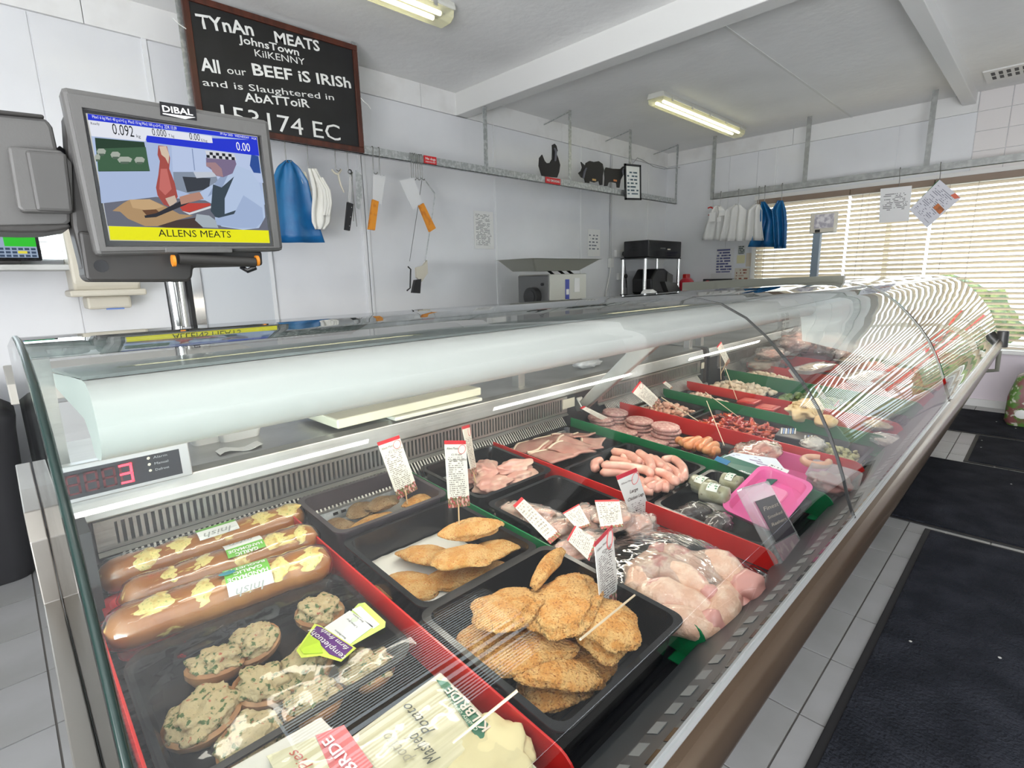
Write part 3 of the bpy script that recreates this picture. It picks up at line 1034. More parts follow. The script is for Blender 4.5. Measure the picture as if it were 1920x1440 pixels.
wellm = mat('well_dark', (.035, .036, .038), .45)
olive = mat('olive_panel', (.20, .20, .165), .35, metal=.2)
bodym = mat('counter_body', (.14, .12, .105), .35, metal=.2)
lampm = mat('canopy_lamp', (1.0, .93, .80), .4, emit=9.5)


def counter(x0, x1, label, seals, grilles, brackets, left_side, panes):
    c = thing('display_counter', (0, 0, 0), label, 'display counter', 'refrigerated curved-glass display counters in line')
    MB().box(x0 + .02, .52, 0, x1 - .02, 1.5, .12).build('plinth', wellm, c)
    MB().prism([(.46, .12), (.27, .60), (.238, .80), (.30, .785), (.345, .738), (1.165, .785), (1.175, .98), (1.60, .98), (1.60, .12)], x0, x1).build('body', bodym, c)
    MB().prism([(.214, .868), (.204, .867), (.196, .858), (.191, .840), (.191, .818), (.197, .797), (.212, .784), (.236, .782), (.238, .80), (.232, .855)], x0 - (.06 if x0 > 1 else .02), x1).build('bumper', bronze, c, True)
    MB().prism([(.213, .866), (.222, .866), (.222, .874), (.219, .874), (.219, .869), (.213, .869)], x0, x1).build('glass_channel', alu, c)
    MB().prism([(.222, .864), (.262, .838), (.318, .786), (.33, .760), (.322, .758), (.30, .79), (.25, .832), (.222, .855)], x0, x1).build('air_outlet_strip', slotg, c)
    m = MB(); m2 = MB()
    n = int((x1 - x0) / .038)
    for i in range(n):
        x = x0 + .01 + i * .038
        m.add([(x, .227, .8610), (x + .024, .227, .8610), (x + .024, .233, .8571), (x, .233, .8571)], [(0, 1, 2, 3)])
        x += .012
        m2.add([(x, .247, .8480), (x + .022, .247, .8480), (x + .022, .260, .8396), (x, .260, .8396)], [(0, 1, 2, 3)])
    tag(m.build('air_slot', gloss, c, solid=.0008, off=1), kind='stuff')
    tag(m2.build('outlet_dash', dashm, c, solid=.0008, off=1), kind='stuff')
    pr = []
    y = .335
    while y < 1.155:
        pr += [(y, DZ(y)), (y + .006, DZ(y)), (y + .0075, DZ(y) - .004), (y + .0125, DZ(y) - .004)]
        y += .014
    MB().prism(pr + [(1.16, .80), (1.16, .77), (.335, .73)], x0 + .004, x1 - .004).build('ribbed_deck', deckm, c)
    MB().box(x0 + .002, 1.155, .79, x1 - .002, 1.168, .94).build('rear_duct', wellm, c)
    MB().prism([(1.156, .936), (1.150, .94), (1.160, .983), (1.175, .991), (1.60, .991), (1.60, .980), (1.176, .980), (1.168, .936)], x0 + .004, x1 - .004).build('worktop', steel2, c, bevel=.002)
    for gi, (a, b) in enumerate(grilles):
        g = MB().box(a - .03, 1.148, .930, b + .03, 1.158, .937).box(a - .03, 1.148, .880, b + .03, 1.158, .887).box(a - .03, 1.148, .887, a, 1.158, .930).box(b, 1.148, .887, b + .03, 1.158, .930).build('air_grille', steel2, c)
        bars = MB()
        for i in range(int((b - a) / .0117)):
            x = a + .004 + i * .0117
            bars.box(x, 1.148, .886, x + .0058, 1.155, .931)
        tag(bars.build('grille_bar', steel2, g), kind='stuff')
        g = MB().prism([(1.150, .878), (1.140, .872), (1.146, .868), (1.156, .874)], a - .03, b + .03).prism([(1.112, .836), (1.104, .832), (1.110, .826), (1.12, .832)], a - .03, b + .03).build('air_grille', steel2, c)
        bars = MB()
        for i in range(int((b - a) / .0095)):
            x = a + .004 + i * .0095
            bars.prism([(1.143, .873), (1.107, .832), (1.110, .829), (1.147, .870)], x, x + .0042)
        tag(bars.build('grille_bar', steel2, g), kind='stuff')
        MB().prism([(1.106, .832), (1.094, .796), (1.100, .794), (1.112, .830)], a - .03, b + .03).build('label_rail', galv, c)
        for i in range(int((b - a) / .17)):
            x = a + .05 + i * .17
            h = MB()
            for d in (0, .02):
                h.add([(x + d, 1.1032, .826), (x + d + .012, 1.1032, .826), (x + d + .012, 1.1012, .820), (x + d, 1.1012, .820)], [(0, 1, 2, 3)])
            h.build('rail_hole', gloss, c, solid=.001, off=0)
    # canopy
    a, b = x0 + .045, x1 - .02
    MB().prism([(1.20, 1.205), (.76, 1.249), (.715, 1.249), (.697, 1.242), (.684, 1.228), (.677, 1.210), (.676, 1.192), (.683, 1.177), (.697, 1.167), (.716, 1.162), (.742, 1.160), (.755, 1.164), (.765, 1.180), (.80, 1.195), (1.20, 1.180)], a, b).build('canopy', enamel, c, 'all' if 0 else True)
    MB().prism([(1.215, 1.206), (.735, 1.250), (.735, 1.254), (1.215, 1.212)], a, b).build('canopy_top', topsteel, c)
    MB().cyl((a + .05, .83, 1.170), (b - .05, .83, 1.170), .013, n=12).build('lamp', lampm, c, True)
    MB().box(x0, 1.222, 1.228, x1, 1.255, 1.252).build('rear_rail', galv, c, bevel=.002)
    for x in (x0 + .03, (x0 + x1) / 2, x1 - .03):
        MB().box(x - .015, 1.21, .985, x + .015, 1.24, 1.23).build('upright', steel2, c)
    MB().prism([(.80, 1.290), (1.25, 1.249), (1.25, 1.254), (.80, 1.296)], x0, x1).build('top_glass', topm, c)
    for x in brackets:
        MB().prism([(1.15, .925), (1.12, .885), (1.15, .87), (1.17, .90)], x - .016, x + .016).prism([(1.165, .885), (1.13, .87), (.80, 1.165), (.83, 1.19), (.87, 1.18)], x - .013, x + .013).build('bracket', steel2, c, bevel=.004)
    for a, b in panes:
        pts = GP
        MB().grid(lambda u, v: (a + (b - a) * u, *[(lambda t: pts[int(t)][k] + (pts[min(int(t) + 1, len(pts) - 1)][k] - pts[int(t)][k]) * (t - int(t)))(v * (len(pts) - 1)) for k in (0, 1)]), 8, 45).build('front_glass', glassm, c, 'all')
    for x in seals:
        MB().prism([(p[0], p[1]) for p in GP] + [(p[0] + .004 * (1 if i < 9 else .3), p[1] - .004) for i, p in list(enumerate(GP))[::-1]], x - .0025, x + .0025).build('seal', rubber, c)
    if left_side:
        poly = GP + [(1.25, 1.254), (1.25, .992), (1.175, .985), (1.16, .79), (.33, .74), (.24, .80)]
        g = MB().prism(poly, x0 - .004, x0 + .002).build('side_glass', glassy('side_glass', (0.86, 0.93, 0.91), 0.0), c)
        pe = [(x0 - .001, y, z) for y, z in GP + [(1.25, 1.254)]]
        MB().sweep(pe, .0024, 6).build('glass_edge', edgeg, g, 'all')
        MB().box(x0 - .004, .205, .775, x0 + .004, 1.17, .80).build('side_channel', rubber, c)
        MB().prism([(.46, .12), (.25, .60), (.205, .74), (.205, .775), (1.24, .775), (1.24, .90), (1.28, .945), (1.40, .955), (1.62, .955), (1.62, .12)], x0 - .030, x0 - .0045).build('end_panel', mat('end_steel', (.34, .32, .29), .3, metal=.8), c, bevel=.002)
        MB().box(x0 + .004, 1.05, .80, x0 + .045, 1.155, .96).build('side_liner', wellm, c)
    return c


c1 = counter(.015, 2.44, 'long curved-glass serve-over counter full of meat trays in the foreground', [1.152], [(.10, 1.36), (1.60, 2.36)], [1.46], True, [(.017, 1.149), (1.155, 2.438)])
c2 = counter(2.50, 4.84, 'second curved-glass serve-over counter beyond the first, by the window', [3.66], [(2.62, 4.7)], [3.66], False, [(2.50, 3.657), (3.663, 4.83)])
MB().prism(GP[3:] + [(1.25, 1.254), (1.25, 1.20), (.80, 1.22)] + [(p[0] + .055, p[1] - .03) for p in GP[3:12][::-1]], 2.455, 2.485).build('end_frame', olive, c2, bevel=.003)
MB().prism([(.60, 1.255), (.60, 1.327), (1.05, 1.316), (1.30, 1.305), (1.30, 1.20), (.9, 1.20)], 2.47, 2.495).build('end_plate', olive, c2)
MB().cyl((4.80, .200, .815), (4.80, .200, .925), .034, .030, 16).build('bumper_end', mat('dark_knob', (.05, .05, .05), .35), c2, True, bevel=.006)
MB().sweep([(4.78, .205, .79), (4.78, .20, .66), (4.78, .30, .64)], .014, 8).build('bumper_stay', olive, c2, True)
MB().box(.0, 0, 0, .001, .001, .001)
# pale end plate of the first counter, seen past the canopy
ep = MB().prism([(p[0] + .012, p[1] - .008) for p in GP[4:15]] + [(.72, 1.06), (.52, 1.02)], 2.428, 2.434).build('end_glass', glassy('end_glass', (.92, .97, .96), .0, haze=((.8, .85, .84), .35)), c1)

# temperature display and rating plate on the counter
td = MB().prism([(1.132, .987), (1.138, 1.052), (1.16, 1.052), (1.16, .987)], .022, .232).build('display_housing', alu, c1, bevel=.002)
MB().prism([(1.1318, .995), (1.1368, 1.043), (1.14, 1.043), (1.14, .995)], .034, .215).build('display_window', mat('display_window', (.018, .02, .026), .15), td)
seg = mat('led_red', (1.0, .03, .05), .4, emit=2.5)
segd = mat('led_off', (.10, .012, .018), .5)


def digit(x, z, h, w_, on, m_on, m_off, par, y):
    S7 = {'a': (0, 1, 1, 1), 'b': (1, 1, 1, .5), 'c': (1, .5, 1, 0), 'd': (0, 0, 1, 0), 'e': (0, .5, 0, 0), 'f': (0, 1, 0, .5), 'g': (0, .5, 1, .5)}
    A_, B2 = MB(), MB()
    for k, (a, b, c_, d) in S7.items():
        q = A_ if k in on else B2
        t = w_ * .11
        q.box(x + w_ * min(a, c_) - t, y - (.0004 if k in on else 0), z + h * min(b, d) - t, x + w_ * max(a, c_) + t, y + .002, z + h * max(b, d) + t)
    if on:
        A_.build('digit', m_on, par)
    if B2.v:
        B2.build('digit_segment', m_off, par)


for i in range(4):
    digit(.046 + i * .025, 1.003, .032, .016, 'abcdg' if i == 3 else '', seg, segd, td, 1.1325)
for i, s in enumerate(('Alarm', 'Manual', 'Defrost')):
    z = 1.036 - i * .012
    MB().at(.165, 1.134, z + .002).blob(.003, .001, .003, 1).build('indicator', cream, td)
    text(s, (.172, 1.1315, z), (1, 0, 0), (0, -1, 0), .022, .0045, mat('dim_print', (.35, .36, .38), .5), td)
MB().prism([(1.1465, .895), (1.1465, .928), (1.148, .928), (1.148, .895)], 1.365, 1.43).build('rating_plate', print_mat('rate', (.66, .62, .50), (.1, .1, .1), 5, 4, v0=.05, v1=.95), c1)
MB().prism([(1.1465, .895), (1.1465, .925), (1.148, .925), (1.148, .895)], 2.40, 2.43).build('rating_plate', mat('plate_cream', (.66, .62, .50), .5), c1)

# things on the counter worktop
bd = thing('cutting_board', (.545, 1.155, .992), 'thick cream cutting board on the counter worktop under the canopy', 'cutting board', rot=(0, 0, R(2)))
boardm = mat('board_cream', (.72, .70, .56), .5, var=((.66, .64, .50), 8, .4, .7))
MB().box(0, 0, .012, .47, .22, .036).build('board', boardm, bd, bevel=.004)
bd3 = thing('cutting_board', (.70, 1.150, .992), 'second thin cream board lying under the thick cutting board', 'cutting board')
MB().box(0, 0.0, 0, .30, .20, .0105).build('board', mat('board_white', (.74, .74, .66), .5), bd3, bevel=.003)
for i, (x, y, r, h, lab) in enumerate(((.31, 1.34, .035, .03, 'small white tub under the canopy, next to the temperature display'), (.375, 1.33, .05, .035, 'larger white tub under the canopy, left of the cutting board'))):
    t = thing('plastic_tub', (x, y, .991), lab, 'tub')
    MB().loft([[(p[0], p[1], z) for p in rrect(2 * r * k, 1.6 * r * k, .015)] for z, k in ((0, .85), (h, 1), (h + .003, 1.05), (h + .006, 1.0))]).build('tub', white, t, True)
pp = thing('paper_slip', (.30, 1.20, .992), 'torn white paper slip lying on the worktop edge', 'paper')
MB().grid(lambda u, v: (u * .09, v * .035 + .01 * math.sin(u * 7), .002 + .002 * math.sin(u * 9)), 8, 2).build('paper', paper, pp, solid=.0006)
pb = thing('plastic_bag', (1.66, 1.27, .992), 'crumpled clear plastic bag on the worktop behind the bracket', 'bag')
MB().at(0, 0, .018).blob(.07, .04, .022, 3, .5, 3, 2, .1, 8).build('bag', glassy('bag_film', (.95, .96, .97), .15, 1.45, 1.5, .08, haze=((.8, .82, .84), .35)), pb, 'all')

# ------------------------------------------------------------------ customer scale on its pole
YM = 1.40
sc_ = thing('retail_scale', (.36, YM, .991), 'grey retail scale with lit screen on a pole above the counter', 'scale')


def sp(u, v, y=YM):
    p = at_y(u, v, y)
    return (p.x - .36, p.z - .991)


def flat(pts, m, name, k, par=sc_, y0=0.0, t=.0012, y=YM):
    """flat coloured shape on the screen, layer k"""
    q = [sp(u, v, y) for u, v in pts]
    return MB().prism(q, y0 - t * k, y0 - t * k + min(.001, t * 2), 'y').build(name, m, par)


out_ = [(112, 160), (505, 225), (533, 470), (180, 479)]
q = [sp(*p) for p in out_]
MB().prism([(q[0][0], q[0][1]), (q[1][0], q[1][1]), (q[2][0], q[2][1]), (q[3][0], q[3][1])], .0, .05, 'y').build('monitor_housing', grey, sc_, bevel=.010)
ins = [(135, 190), (485, 248), (512, 460), (192, 462)]
q2 = [sp(*p, YM) for p in [(153, 203), (488, 256), (512, 462), (198, 463)]]
# raised bezel ring
qo = [sp(*p) for p in [(125, 175), (496, 233), (523, 465), (188, 472)]]
MB().loft([[(a, -.001, b) for a, b in qo], [(a, -.008, b) for a, b in qo], [(a, -.008, b) for a, b in q2], [(a, -.001, b) for a, b in q2]], False, False).build('bezel', grey, sc_, bevel=.002)
flat([(155, 205), (486, 257), (510, 461), (199, 461)], gloss, 'screen_border', 1, t=.0015)


def scr(name, c, e=.46):
    m = mat('screen_' + name, c, .6, emit=e)
    m.node_tree.nodes['Principled BSDF'].inputs['Base Color'].default_value = (0, 0, 0, 1)
    m.node_tree.nodes['Principled BSDF'].inputs['Specular IOR Level'].default_value = .1
    return m


def Zc(pts):       # crop of the photo, 3.4286 times
    return [(x / 3.4286, 180 + y / 3.4286) for x, y in pts]


scrn = flat(Zc([(550, 112), (1652, 262), (1728, 946), (705, 930)]), scr('edge', 'c9c9c0'), 'screen', 2)
LY = [3]


def F(pts, c, name='screen_picture'):
    LY[0] += .35
    return flat(Zc(pts), scr(c, c), name, LY[0], scrn, y0=-.002, t=.00022)


F([(560, 118), (1646, 268), (1722, 868), (690, 836)], 'b4c6e8')
F([(600, 180), (1650, 300), (1690, 700), (650, 690)], 'aebfe0')
F([(1100, 310), (1660, 380), (1690, 560), (1110, 500)], 'bccbea')
F([(1230, 340), (1236, 340), (1252, 480), (1246, 480)], '8899bb')
F([(608, 270), (925, 298), (962, 485), (632, 487)], '26402f')
F([(618, 340), (935, 330), (960, 482), (630, 484)], '3f6248')
for x, y, w_ in ((650, 358, 30), (740, 378, 32), (800, 410, 48), (895, 412, 34), (625, 395, 18)):
    F([(x - w_, y), (x - w_ * .6, y - 18), (x + w_ * .5, y - 18), (x + w_, y - 4), (x + w_ * .8, y + 16), (x - w_ * .7, y + 20)], 'a9b1a6')
    F([(x - w_ * .6, y + 14), (x + w_ * .6, y + 14), (x + w_ * .5, y + 28), (x - w_ * .5, y + 28)], '55675a')
F([(665, 690), (1000, 650), (1700, 700), (1722, 868), (690, 836)], '6c6f7c')
F([(1110, 490), (1380, 490), (1400, 560), (1250, 640), (1120, 600)], '8894a6')
F([(1170, 520), (1350, 530), (1340, 600), (1200, 620)], '3a3f48')
F([(1240, 490), (1380, 490), (1390, 520), (1260, 530)], 'c5ccd8')
F([(1015, 320), (1070, 325), (1090, 400), (1085, 470), (1120, 560), (1140, 650), (1095, 715), (1050, 700), (1010, 640), (1000, 590), (1015, 510), (1025, 420), (1010, 380)], 'a8504a')
F([(1030, 470), (1070, 470), (1100, 600), (1060, 640), (1020, 600)], 'c9706a')
F([(1020, 325), (1065, 325), (1085, 380), (1080, 440), (1060, 400), (1035, 380)], 'd9c3ae')
F([(1060, 660), (1120, 640), (1135, 680), (1090, 715)], 'cdb9a8')
F([(720, 740), (790, 690), (830, 668), (960, 665), (1060, 710), (1150, 760), (1240, 770), (1130, 800), (1010, 838), (930, 838), (820, 790), (770, 745)], 'b3936c')
F([(830, 668), (960, 665), (1050, 712), (960, 740), (850, 720)], 'c8a87e')
F([(910, 735), (1000, 730), (1040, 765), (950, 780)], '6b4a35')
F([(1010, 838), (1130, 800), (1280, 780), (1300, 850), (1080, 850)], '4a3a38')
F([(1150, 710), (1200, 690), (1345, 690), (1350, 705), (1215, 750), (1170, 740)], 'c0463e')
F([(1170, 742), (1215, 752), (1352, 708), (1352, 722), (1215, 765)], 'd8dde2')
F([(1130, 690), (1290, 615), (1310, 640), (1180, 705), (1000, 780), (930, 785), (925, 770), (1000, 755)], '2f3038')
F([(1150, 650), (1220, 630), (1300, 615), (1320, 660), (1240, 680), (1160, 700)], 'b98a78')
F([(1280, 620), (1380, 560), (1440, 500), (1520, 450), (1600, 480), (1660, 560), (1690, 660), (1700, 780), (1660, 850), (1560, 862), (1420, 840), (1380, 800), (1370, 700), (1310, 670)], 'b7c9e6')
F([(1380, 560), (1430, 500), (1480, 470), (1420, 600), (1330, 650)], '95a7c6')
F([(1365, 570), (1420, 590), (1500, 520), (1440, 660), (1440, 760), (1560, 720), (1480, 800), (1380, 780), (1350, 740)], '3c4a55')
F([(1260, 760), (1340, 770), (1380, 800), (1400, 850), (1300, 845), (1250, 800)], 'a9b4bd')
F([(1560, 640), (1680, 720), (1690, 800), (1640, 850), (1520, 850), (1390, 830), (1380, 790), (1500, 760)], 'a4b7d8')
F([(1320, 400), (1500, 395), (1515, 440), (1490, 500), (1430, 525), (1385, 515), (1360, 480), (1322, 452)], '7d6f8e')
F([(1320, 430), (1322, 455), (1350, 462), (1362, 490), (1390, 515), (1430, 522), (1420, 470), (1380, 430)], 'a5848a')
F([(1315, 355), (1400, 360), (1500, 375), (1515, 415), (1330, 402)], 'd7d9e0')
for i in range(9):
    for j in range(2):
        if (i + j) % 2:
            x, y = 1322 + i * 20, 362 + j * 19 + i * 1.8
            F([(x, y), (x + 20, y + 1.8), (x + 22, y + 20), (x + 2, y + 18)], '20232c')
F([(1610, 380), (1655, 390), (1670, 500), (1625, 495), (1600, 450)], '2c4f9a')
blue_ = '2438d6'
F([(560, 118), (1646, 268), (1648, 292), (563, 158)], blue_, 'screen_banner')
F([(925, 255), (1648, 288), (1660, 388), (940, 300)], blue_, 'screen_banner')
F([(563, 158), (1355, 262), (1362, 306), (1340, 305), (940, 258), (930, 296), (585, 262)], 'e9ecf6', 'screen_panel')
F([(696, 838), (1720, 866), (1728, 946), (706, 926)], 'f2f01a', 'screen_banner')


def stext(s, a, b, h, m, bold=.01):
    (ax, ay), (bx_, by_) = Zc([a])[0], Zc([b])[0]
    P, Q = sp(ax, ay), sp(bx_, by_)
    text(s, (P[0], -.002 - .00022 * (LY[0] + 2), P[1]), (Q[0] - P[0], 0, Q[1] - P[1]), (0, -1, 0), math.hypot(Q[0] - P[0], Q[1] - P[1]), h / 3.4286 * 1.42 / 985 * .82, m, scrn, bold)


bt, wt_ = scr('ink', '15181c'), scr('white', 'ffffff')
stext('0.092', (722, 250), (858, 268), 62, bt)
stext('kg', (872, 270), (898, 274), 18, bt)
stext('0.000', (975, 257), (1066, 268), 42, bt, 0)
stext('T kg', (1078, 265), (1115, 271), 16, bt)
stext('0.00', (1213, 283), (1280, 293), 42, bt, 0)
stext('E/kg', (1288, 296), (1326, 300), 16, bt)
stext('0.00', (1514, 352), (1602, 362), 55, wt_)
stext('Ready', (580, 188), (636, 192), 14, bt)
stext('Max1 6 kg Min1 40 g e1=2 g  Max2 15 kg Min2 100 g e2=5 g', (590, 146), (1040, 208), 16, wt_, 0)
stext('2DR 15:39', (1052, 212), (1130, 224), 20, wt_)
stext('09 Apr 2025   WEDNESDAY   14:24', (1410, 252), (1640, 286), 14, wt_, 0)
stext('ALLENS MEATS', (1016, 904), (1480, 912), 44, bt, .0)
# maker's plate
mp = flat([(297, 192), (365, 202), (367, 228), (299, 218)], gloss, 'maker_plate', 5, t=.0018)
P, Q = sp(302, 211), sp(362, 219)
text('DIBAL', (P[0], -.0106, P[1]), (Q[0] - P[0], 0, Q[1] - P[1]), (0, -1, 0), .058, .0125, white, mp, .02)
P1, P2, P3 = sp(303, 214), sp(364, 222), sp(345, 226)
MB().prism([P1, (P1[0], P1[1] - .002), (P3[0], P3[1] + .001), P2], -.0105, -.0098, 'y').build('swoosh', white, mp)
MB().prism([sp(308, 464), sp(434, 467), sp(434, 474), sp(308, 474)], -.009, 0, 'y').build('front_ledge', grey, sc_, bevel=.002)
# body behind and under the monitor
MB().prism([sp(150, 430), sp(500, 470), sp(502, 497), sp(370, 500), sp(368, 520), sp(360, 528), sp(175, 528), sp(164, 520)], .03, .13, 'y').build('scale_body', grey2, sc_, bevel=.008)
MB().prism([sp(125, 195), sp(170, 200), sp(200, 460), sp(172, 525), sp(160, 500), sp(140, 420)], .045, .12, 'y').build('rear_cover', grey2, sc_, bevel=.008)
for u, v in ((194, 498),):
    a = sp(u, v)
    MB().cyl((a[0], .029, a[1]), (a[0], .032, a[1]), .013).build('foot_recess', gloss, sc_)
a, b = sp(335, 485), sp(478, 492)
MB().cyl((a[0], .0, a[1]), (b[0], .0, b[1]), .012).build('hinge_bar', grey2, sc_, True)
for u in (322, 479):
    a = sp(u, 489)
    MB().cyl((a[0], -.002, a[1]), (a[0] + .006, -.002, a[1]), .013).build('orange_cap', mat('orange_cap', (.75, .25, .02), .4), sc_, True)
a = sp(455, 500)
MB().sweep([(a[0], .01, a[1]), (a[0] + .01, -.0, a[1] - .01), (a[0] + .03, 0, a[1] - .002)], .006, 8).build('cable_end', gloss, sc_, True)
# printer housing on the left
MB().prism([sp(-60, 190), sp(92, 208), sp(104, 225), sp(140, 385), sp(140, 412), sp(128, 420), sp(-60, 425)], .06, .20, 'y').build('printer_housing', grey, sc_, bevel=.012)
MB().prism([sp(14, 266), sp(118, 275), sp(140, 300), sp(142, 396), sp(45, 394), sp(34, 385)], .035, .065, 'y').build('printer_door', grey, sc_, bevel=.010)
MB().prism([sp(48, 275), sp(128, 282), sp(141, 395), sp(70, 392)], .028, .040, 'y').build('door_panel', mat('scale_grey_light', (.075, .073, .070), .45), sc_, bevel=.006)
MB().prism([sp(-60, 420), sp(136, 416), sp(138, 424), sp(90, 432), sp(40, 432), sp(-60, 428)], .05, .20, 'y').build('paper_outlet', grey2, sc_, bevel=.004)
MB().prism([sp(-60, 186), sp(85, 203), sp(88, 210), sp(-60, 195)], .05, .21, 'y').build('top_lid', grey2, sc_, bevel=.003)
a = sp(100, 300)
MB().cyl((a[0] + .01, .09, a[1] + .03), (a[0] + .05, .09, a[1] - .005), .02).build('hinge', gloss, sc_, True)
a, b = sp(352, 528), sp(358, 640)
MB().cyl((b[0] - .004, .06, 0.0), (b[0] - .010, .06, a[1] + .02), .010).build('pole', chrome, sc_, True)
MB().cyl((b[0] - .012, .062, .0), (b[0] - .016, .062, a[1]), .007).build('pole_cable', black, sc_, True)
MB().box(b[0] - .06, .0, 0, b[0] + .05, .12, .012).build('foot_plate', steel, sc_, bevel=.004)

# small second scale on the window ledge of the back wall
s2 = thing('retail_scale', (.10, YW - .16, 1.475), 'small black scale screen with green keys, far left on the ledge', 'scale')
MB().box(-.30, -.02, .015, .135, .05, .21).build('monitor_housing', gloss, s2, bevel=.008)
k = -.0215
MB().box(-.10, -.0225, .03, .120, -.02, .185).build('screen', scr('pale', '9fb0c8'), s2)
MB().box(-.10, -.0235, .155, .120, -.0226, .185).build('screen_banner', scr('blue', '3048d0'), s2)
MB().box(.0, -.0235, .085, .120, -.0226, .154).build('screen_keys', scr('green', '38c838'), s2)
MB().box(-.10, -.0235, .12, -.01, -.0226, .154).build('screen_panel', scr('orange', 'c05040'), s2)
for i in range(9):
    for j in range(3):
        MB().box(-.096 + i * .024, -.0245, .033 + j * .017, -.078 + i * .024, -.0238, .044 + j * .017).build('screen_key', scr('key', 'e8e060' if 0 else '405068'), s2)
MB().box(.045, -.0250, .05, .08, -.0245, .063).build('screen_key', scr('yellow', 'e8dc50'), s2)
MB().box(-.1, -.0, -.0, .05, .06, .02).build('stand', grey2, s2)
lg = thing('window_ledge', (-.4, YW - .012, 1.44), 'grey steel ledge under the small back window', 'ledge')
MB().box(-.8, -.22, 0, .77, 0, .03).build('shelf', steel2, lg, bevel=.003)

# ------------------------------------------------------------------ behind the counter
# bench along the back wall
PB = 5.4
bn = thing('prep_bench', (0, 3.1, 0), 'stainless preparation bench along the back wall under the mincer', 'bench')
MB().box(1.2, -.05, .86, PB, .76, .90).build('worktop', steel, bn, bevel=.004)
for x in (1.25, 2.6, 4.0, 5.35):
    for y in (0, .7):
        MB().box(x - .02, y - .02, 0, x + .02, y + .02, .86).build('leg', steel, bn)
MB().box(1.2, -.0, .25, PB, .7, .27).build('undershelf', steel, bn)
cb_ = thing('worktop_cupboard', (.72, 3.08, 0), 'pale worktop cupboard behind the counter at the left edge', 'cupboard')
MB().box(-.72, 0, .86, .44, .80, .95).build('worktop', mat('beige_top', (.58, .56, .50), .5), cb_, bevel=.005)
MB().box(-.67, .04, 0, .42, .80, .86).build('carcass', mat('grey_lam', (.42, .43, .43), .5), cb_)
for i in range(2):
    MB().box(-.66 + i * .54, .02, .08, -.14 + i * .54, .04, .84).build('door', mat('grey_lam2', (.50, .51, .51), .4), cb_, bevel=.004)
bi = thing('waste_bin', (-.21, 3.42, 0), 'tall dark rounded bin on the tiles at the left edge', 'bin')
MB().loft([[(p[0], p[1], z) for p in rrect(.42 * k, .40 * k, .08)] for z, k in ((0, .8), (.03, .85), (.72, 1), (.78, 1.04), (.80, 1.0), (.84, .8), (.86, .4))]).build('bin', mat('bin_black', (.03, .03, .033), .45), bi, True)

# mincer
mi = thing('meat_mincer', (3.70, 3.25, .90), 'stainless meat mincer with a wide tray on top on the bench', 'mincer')
MB().box(-.07, -.05, .02, .47, .34, .47).build('body', mat('mincer_steel', (.50, .50, .45), .4, metal=.4), mi, bevel=.006)
MB().box(-.085, -.045, .03, -.0705, .335, .46).build('feed_head', mat('mincer_head', (.18, .18, .18), .4, metal=.5), mi, bevel=.006)
MB().cyl((-.085, .12, .27), (-.15, .12, .27), .085, n=20).build('outlet', mat('mincer_outlet', (.06, .06, .06), .4, metal=.5), mi, True)
MB().cyl((-.149, .12, .27), (-.155, .12, .27), .058, n=20).build('plate', gloss, mi, True)
MB().loft([[(p[0] + .08 + dx, p[1] + .12, z) for p in rrect(a, b, .02)] for z, a, b, dx in ((.50, .62, .30, 0), (.60, .96, .44, .06), (.605, 1.02, .48, .06), (.60, .94, .42, .06), (.51, .60, .28, 0))], True, True).build('tray', mat('mincer_tray', (.50, .50, .44), .35, metal=.6), mi)
for x in (.05, .2, .33):
    MB().cyl((x, .0, .46), (x, .08, .51), .012).build('tray_foot', black, mi)
MB().box(.15, -.054, .10, .205, -.05, .42).build('maker_sticker', mat('mincer_blue', (.03, .05, .35), .4), mi)
MB().box(.158, -.056, .28, .197, -.054, .33).build('sticker_panel', white, mi)
MB().box(.28, -.054, .30, .36, -.05, .43).build('notice_sticker', paper, mi)
MB().cyl((-.10, .02, .38), (-.086, .02, .38), .014).build('switch', black, mi)
bt_ = thing('board_scraper', (3.0, 3.15, .90), 'thin wooden-handled scraper lying left of the mincer', 'utensil')
MB().cyl((0, 0, .15), (.32, .02, .17), .012).build('handle', mat('wood_handle', (.3, .14, .09), .5), bt_)
MB().box(-.16, -.03, .0, .0, .03, .16).build('block', white, bt_)

# printer stand
ps = thing('printer_stand', (5.98, 3.55, .90), 'black and chrome two-shelf stand with a printer in the room corner', 'stand')
MB().box(-.42, -.15, .63, .42, .20, .645).build('shelf', gloss, ps)
MB().box(-.42, -.15, .20, .42, .20, .212).build('shelf', gloss, ps)
for x in (-.40, .40):
    for y in (-.13, .18):
        MB().cyl((x, y, 0), (x, y, .64), .020).build('leg', chrome, ps, True)
pr = thing('printer', (6.0, 3.57, 1.546), 'glossy black inkjet printer on top of the corner stand', 'printer')
MB().box(-.38, -.17, 0, .40, .18, .20).build('housing', gloss, pr, bevel=.012)
MB().box(-.12, -.172, .10, .0, -.169, .115).build('output_slot', grey, pr)
MB().box(.05, -.1725, .09, .12, -.1705, .105).build('maker_badge', cream, pr)
br = thing('label_printer', (6.03, 3.58, 1.113), 'black rounded label printer on the lower shelf of the stand', 'printer')
MB().prism([(-.25, 0), (.22, 0), (.25, .22), (.05, .30), (-.15, .30), (-.26, .18)], -.14, .14, 'y').build('housing', black, br, bevel=.02)
MB().prism([(.08, .02), (.24, .02), (.24, .22), (.10, .26)], -.15, -.139, 'y').build('front_cover', grey, br, bevel=.004)
kt = thing('kitchen_appliance', (6.60, 3.42, .90), 'bright red appliance behind the printer stand', 'appliance')
MB().at(0, 0, .2).blob(.14, .10, .20, 3, .08, 2, 3, sq=.7).build('housing', mat('appliance_red', (.55, .02, .04), .3), kt, True)
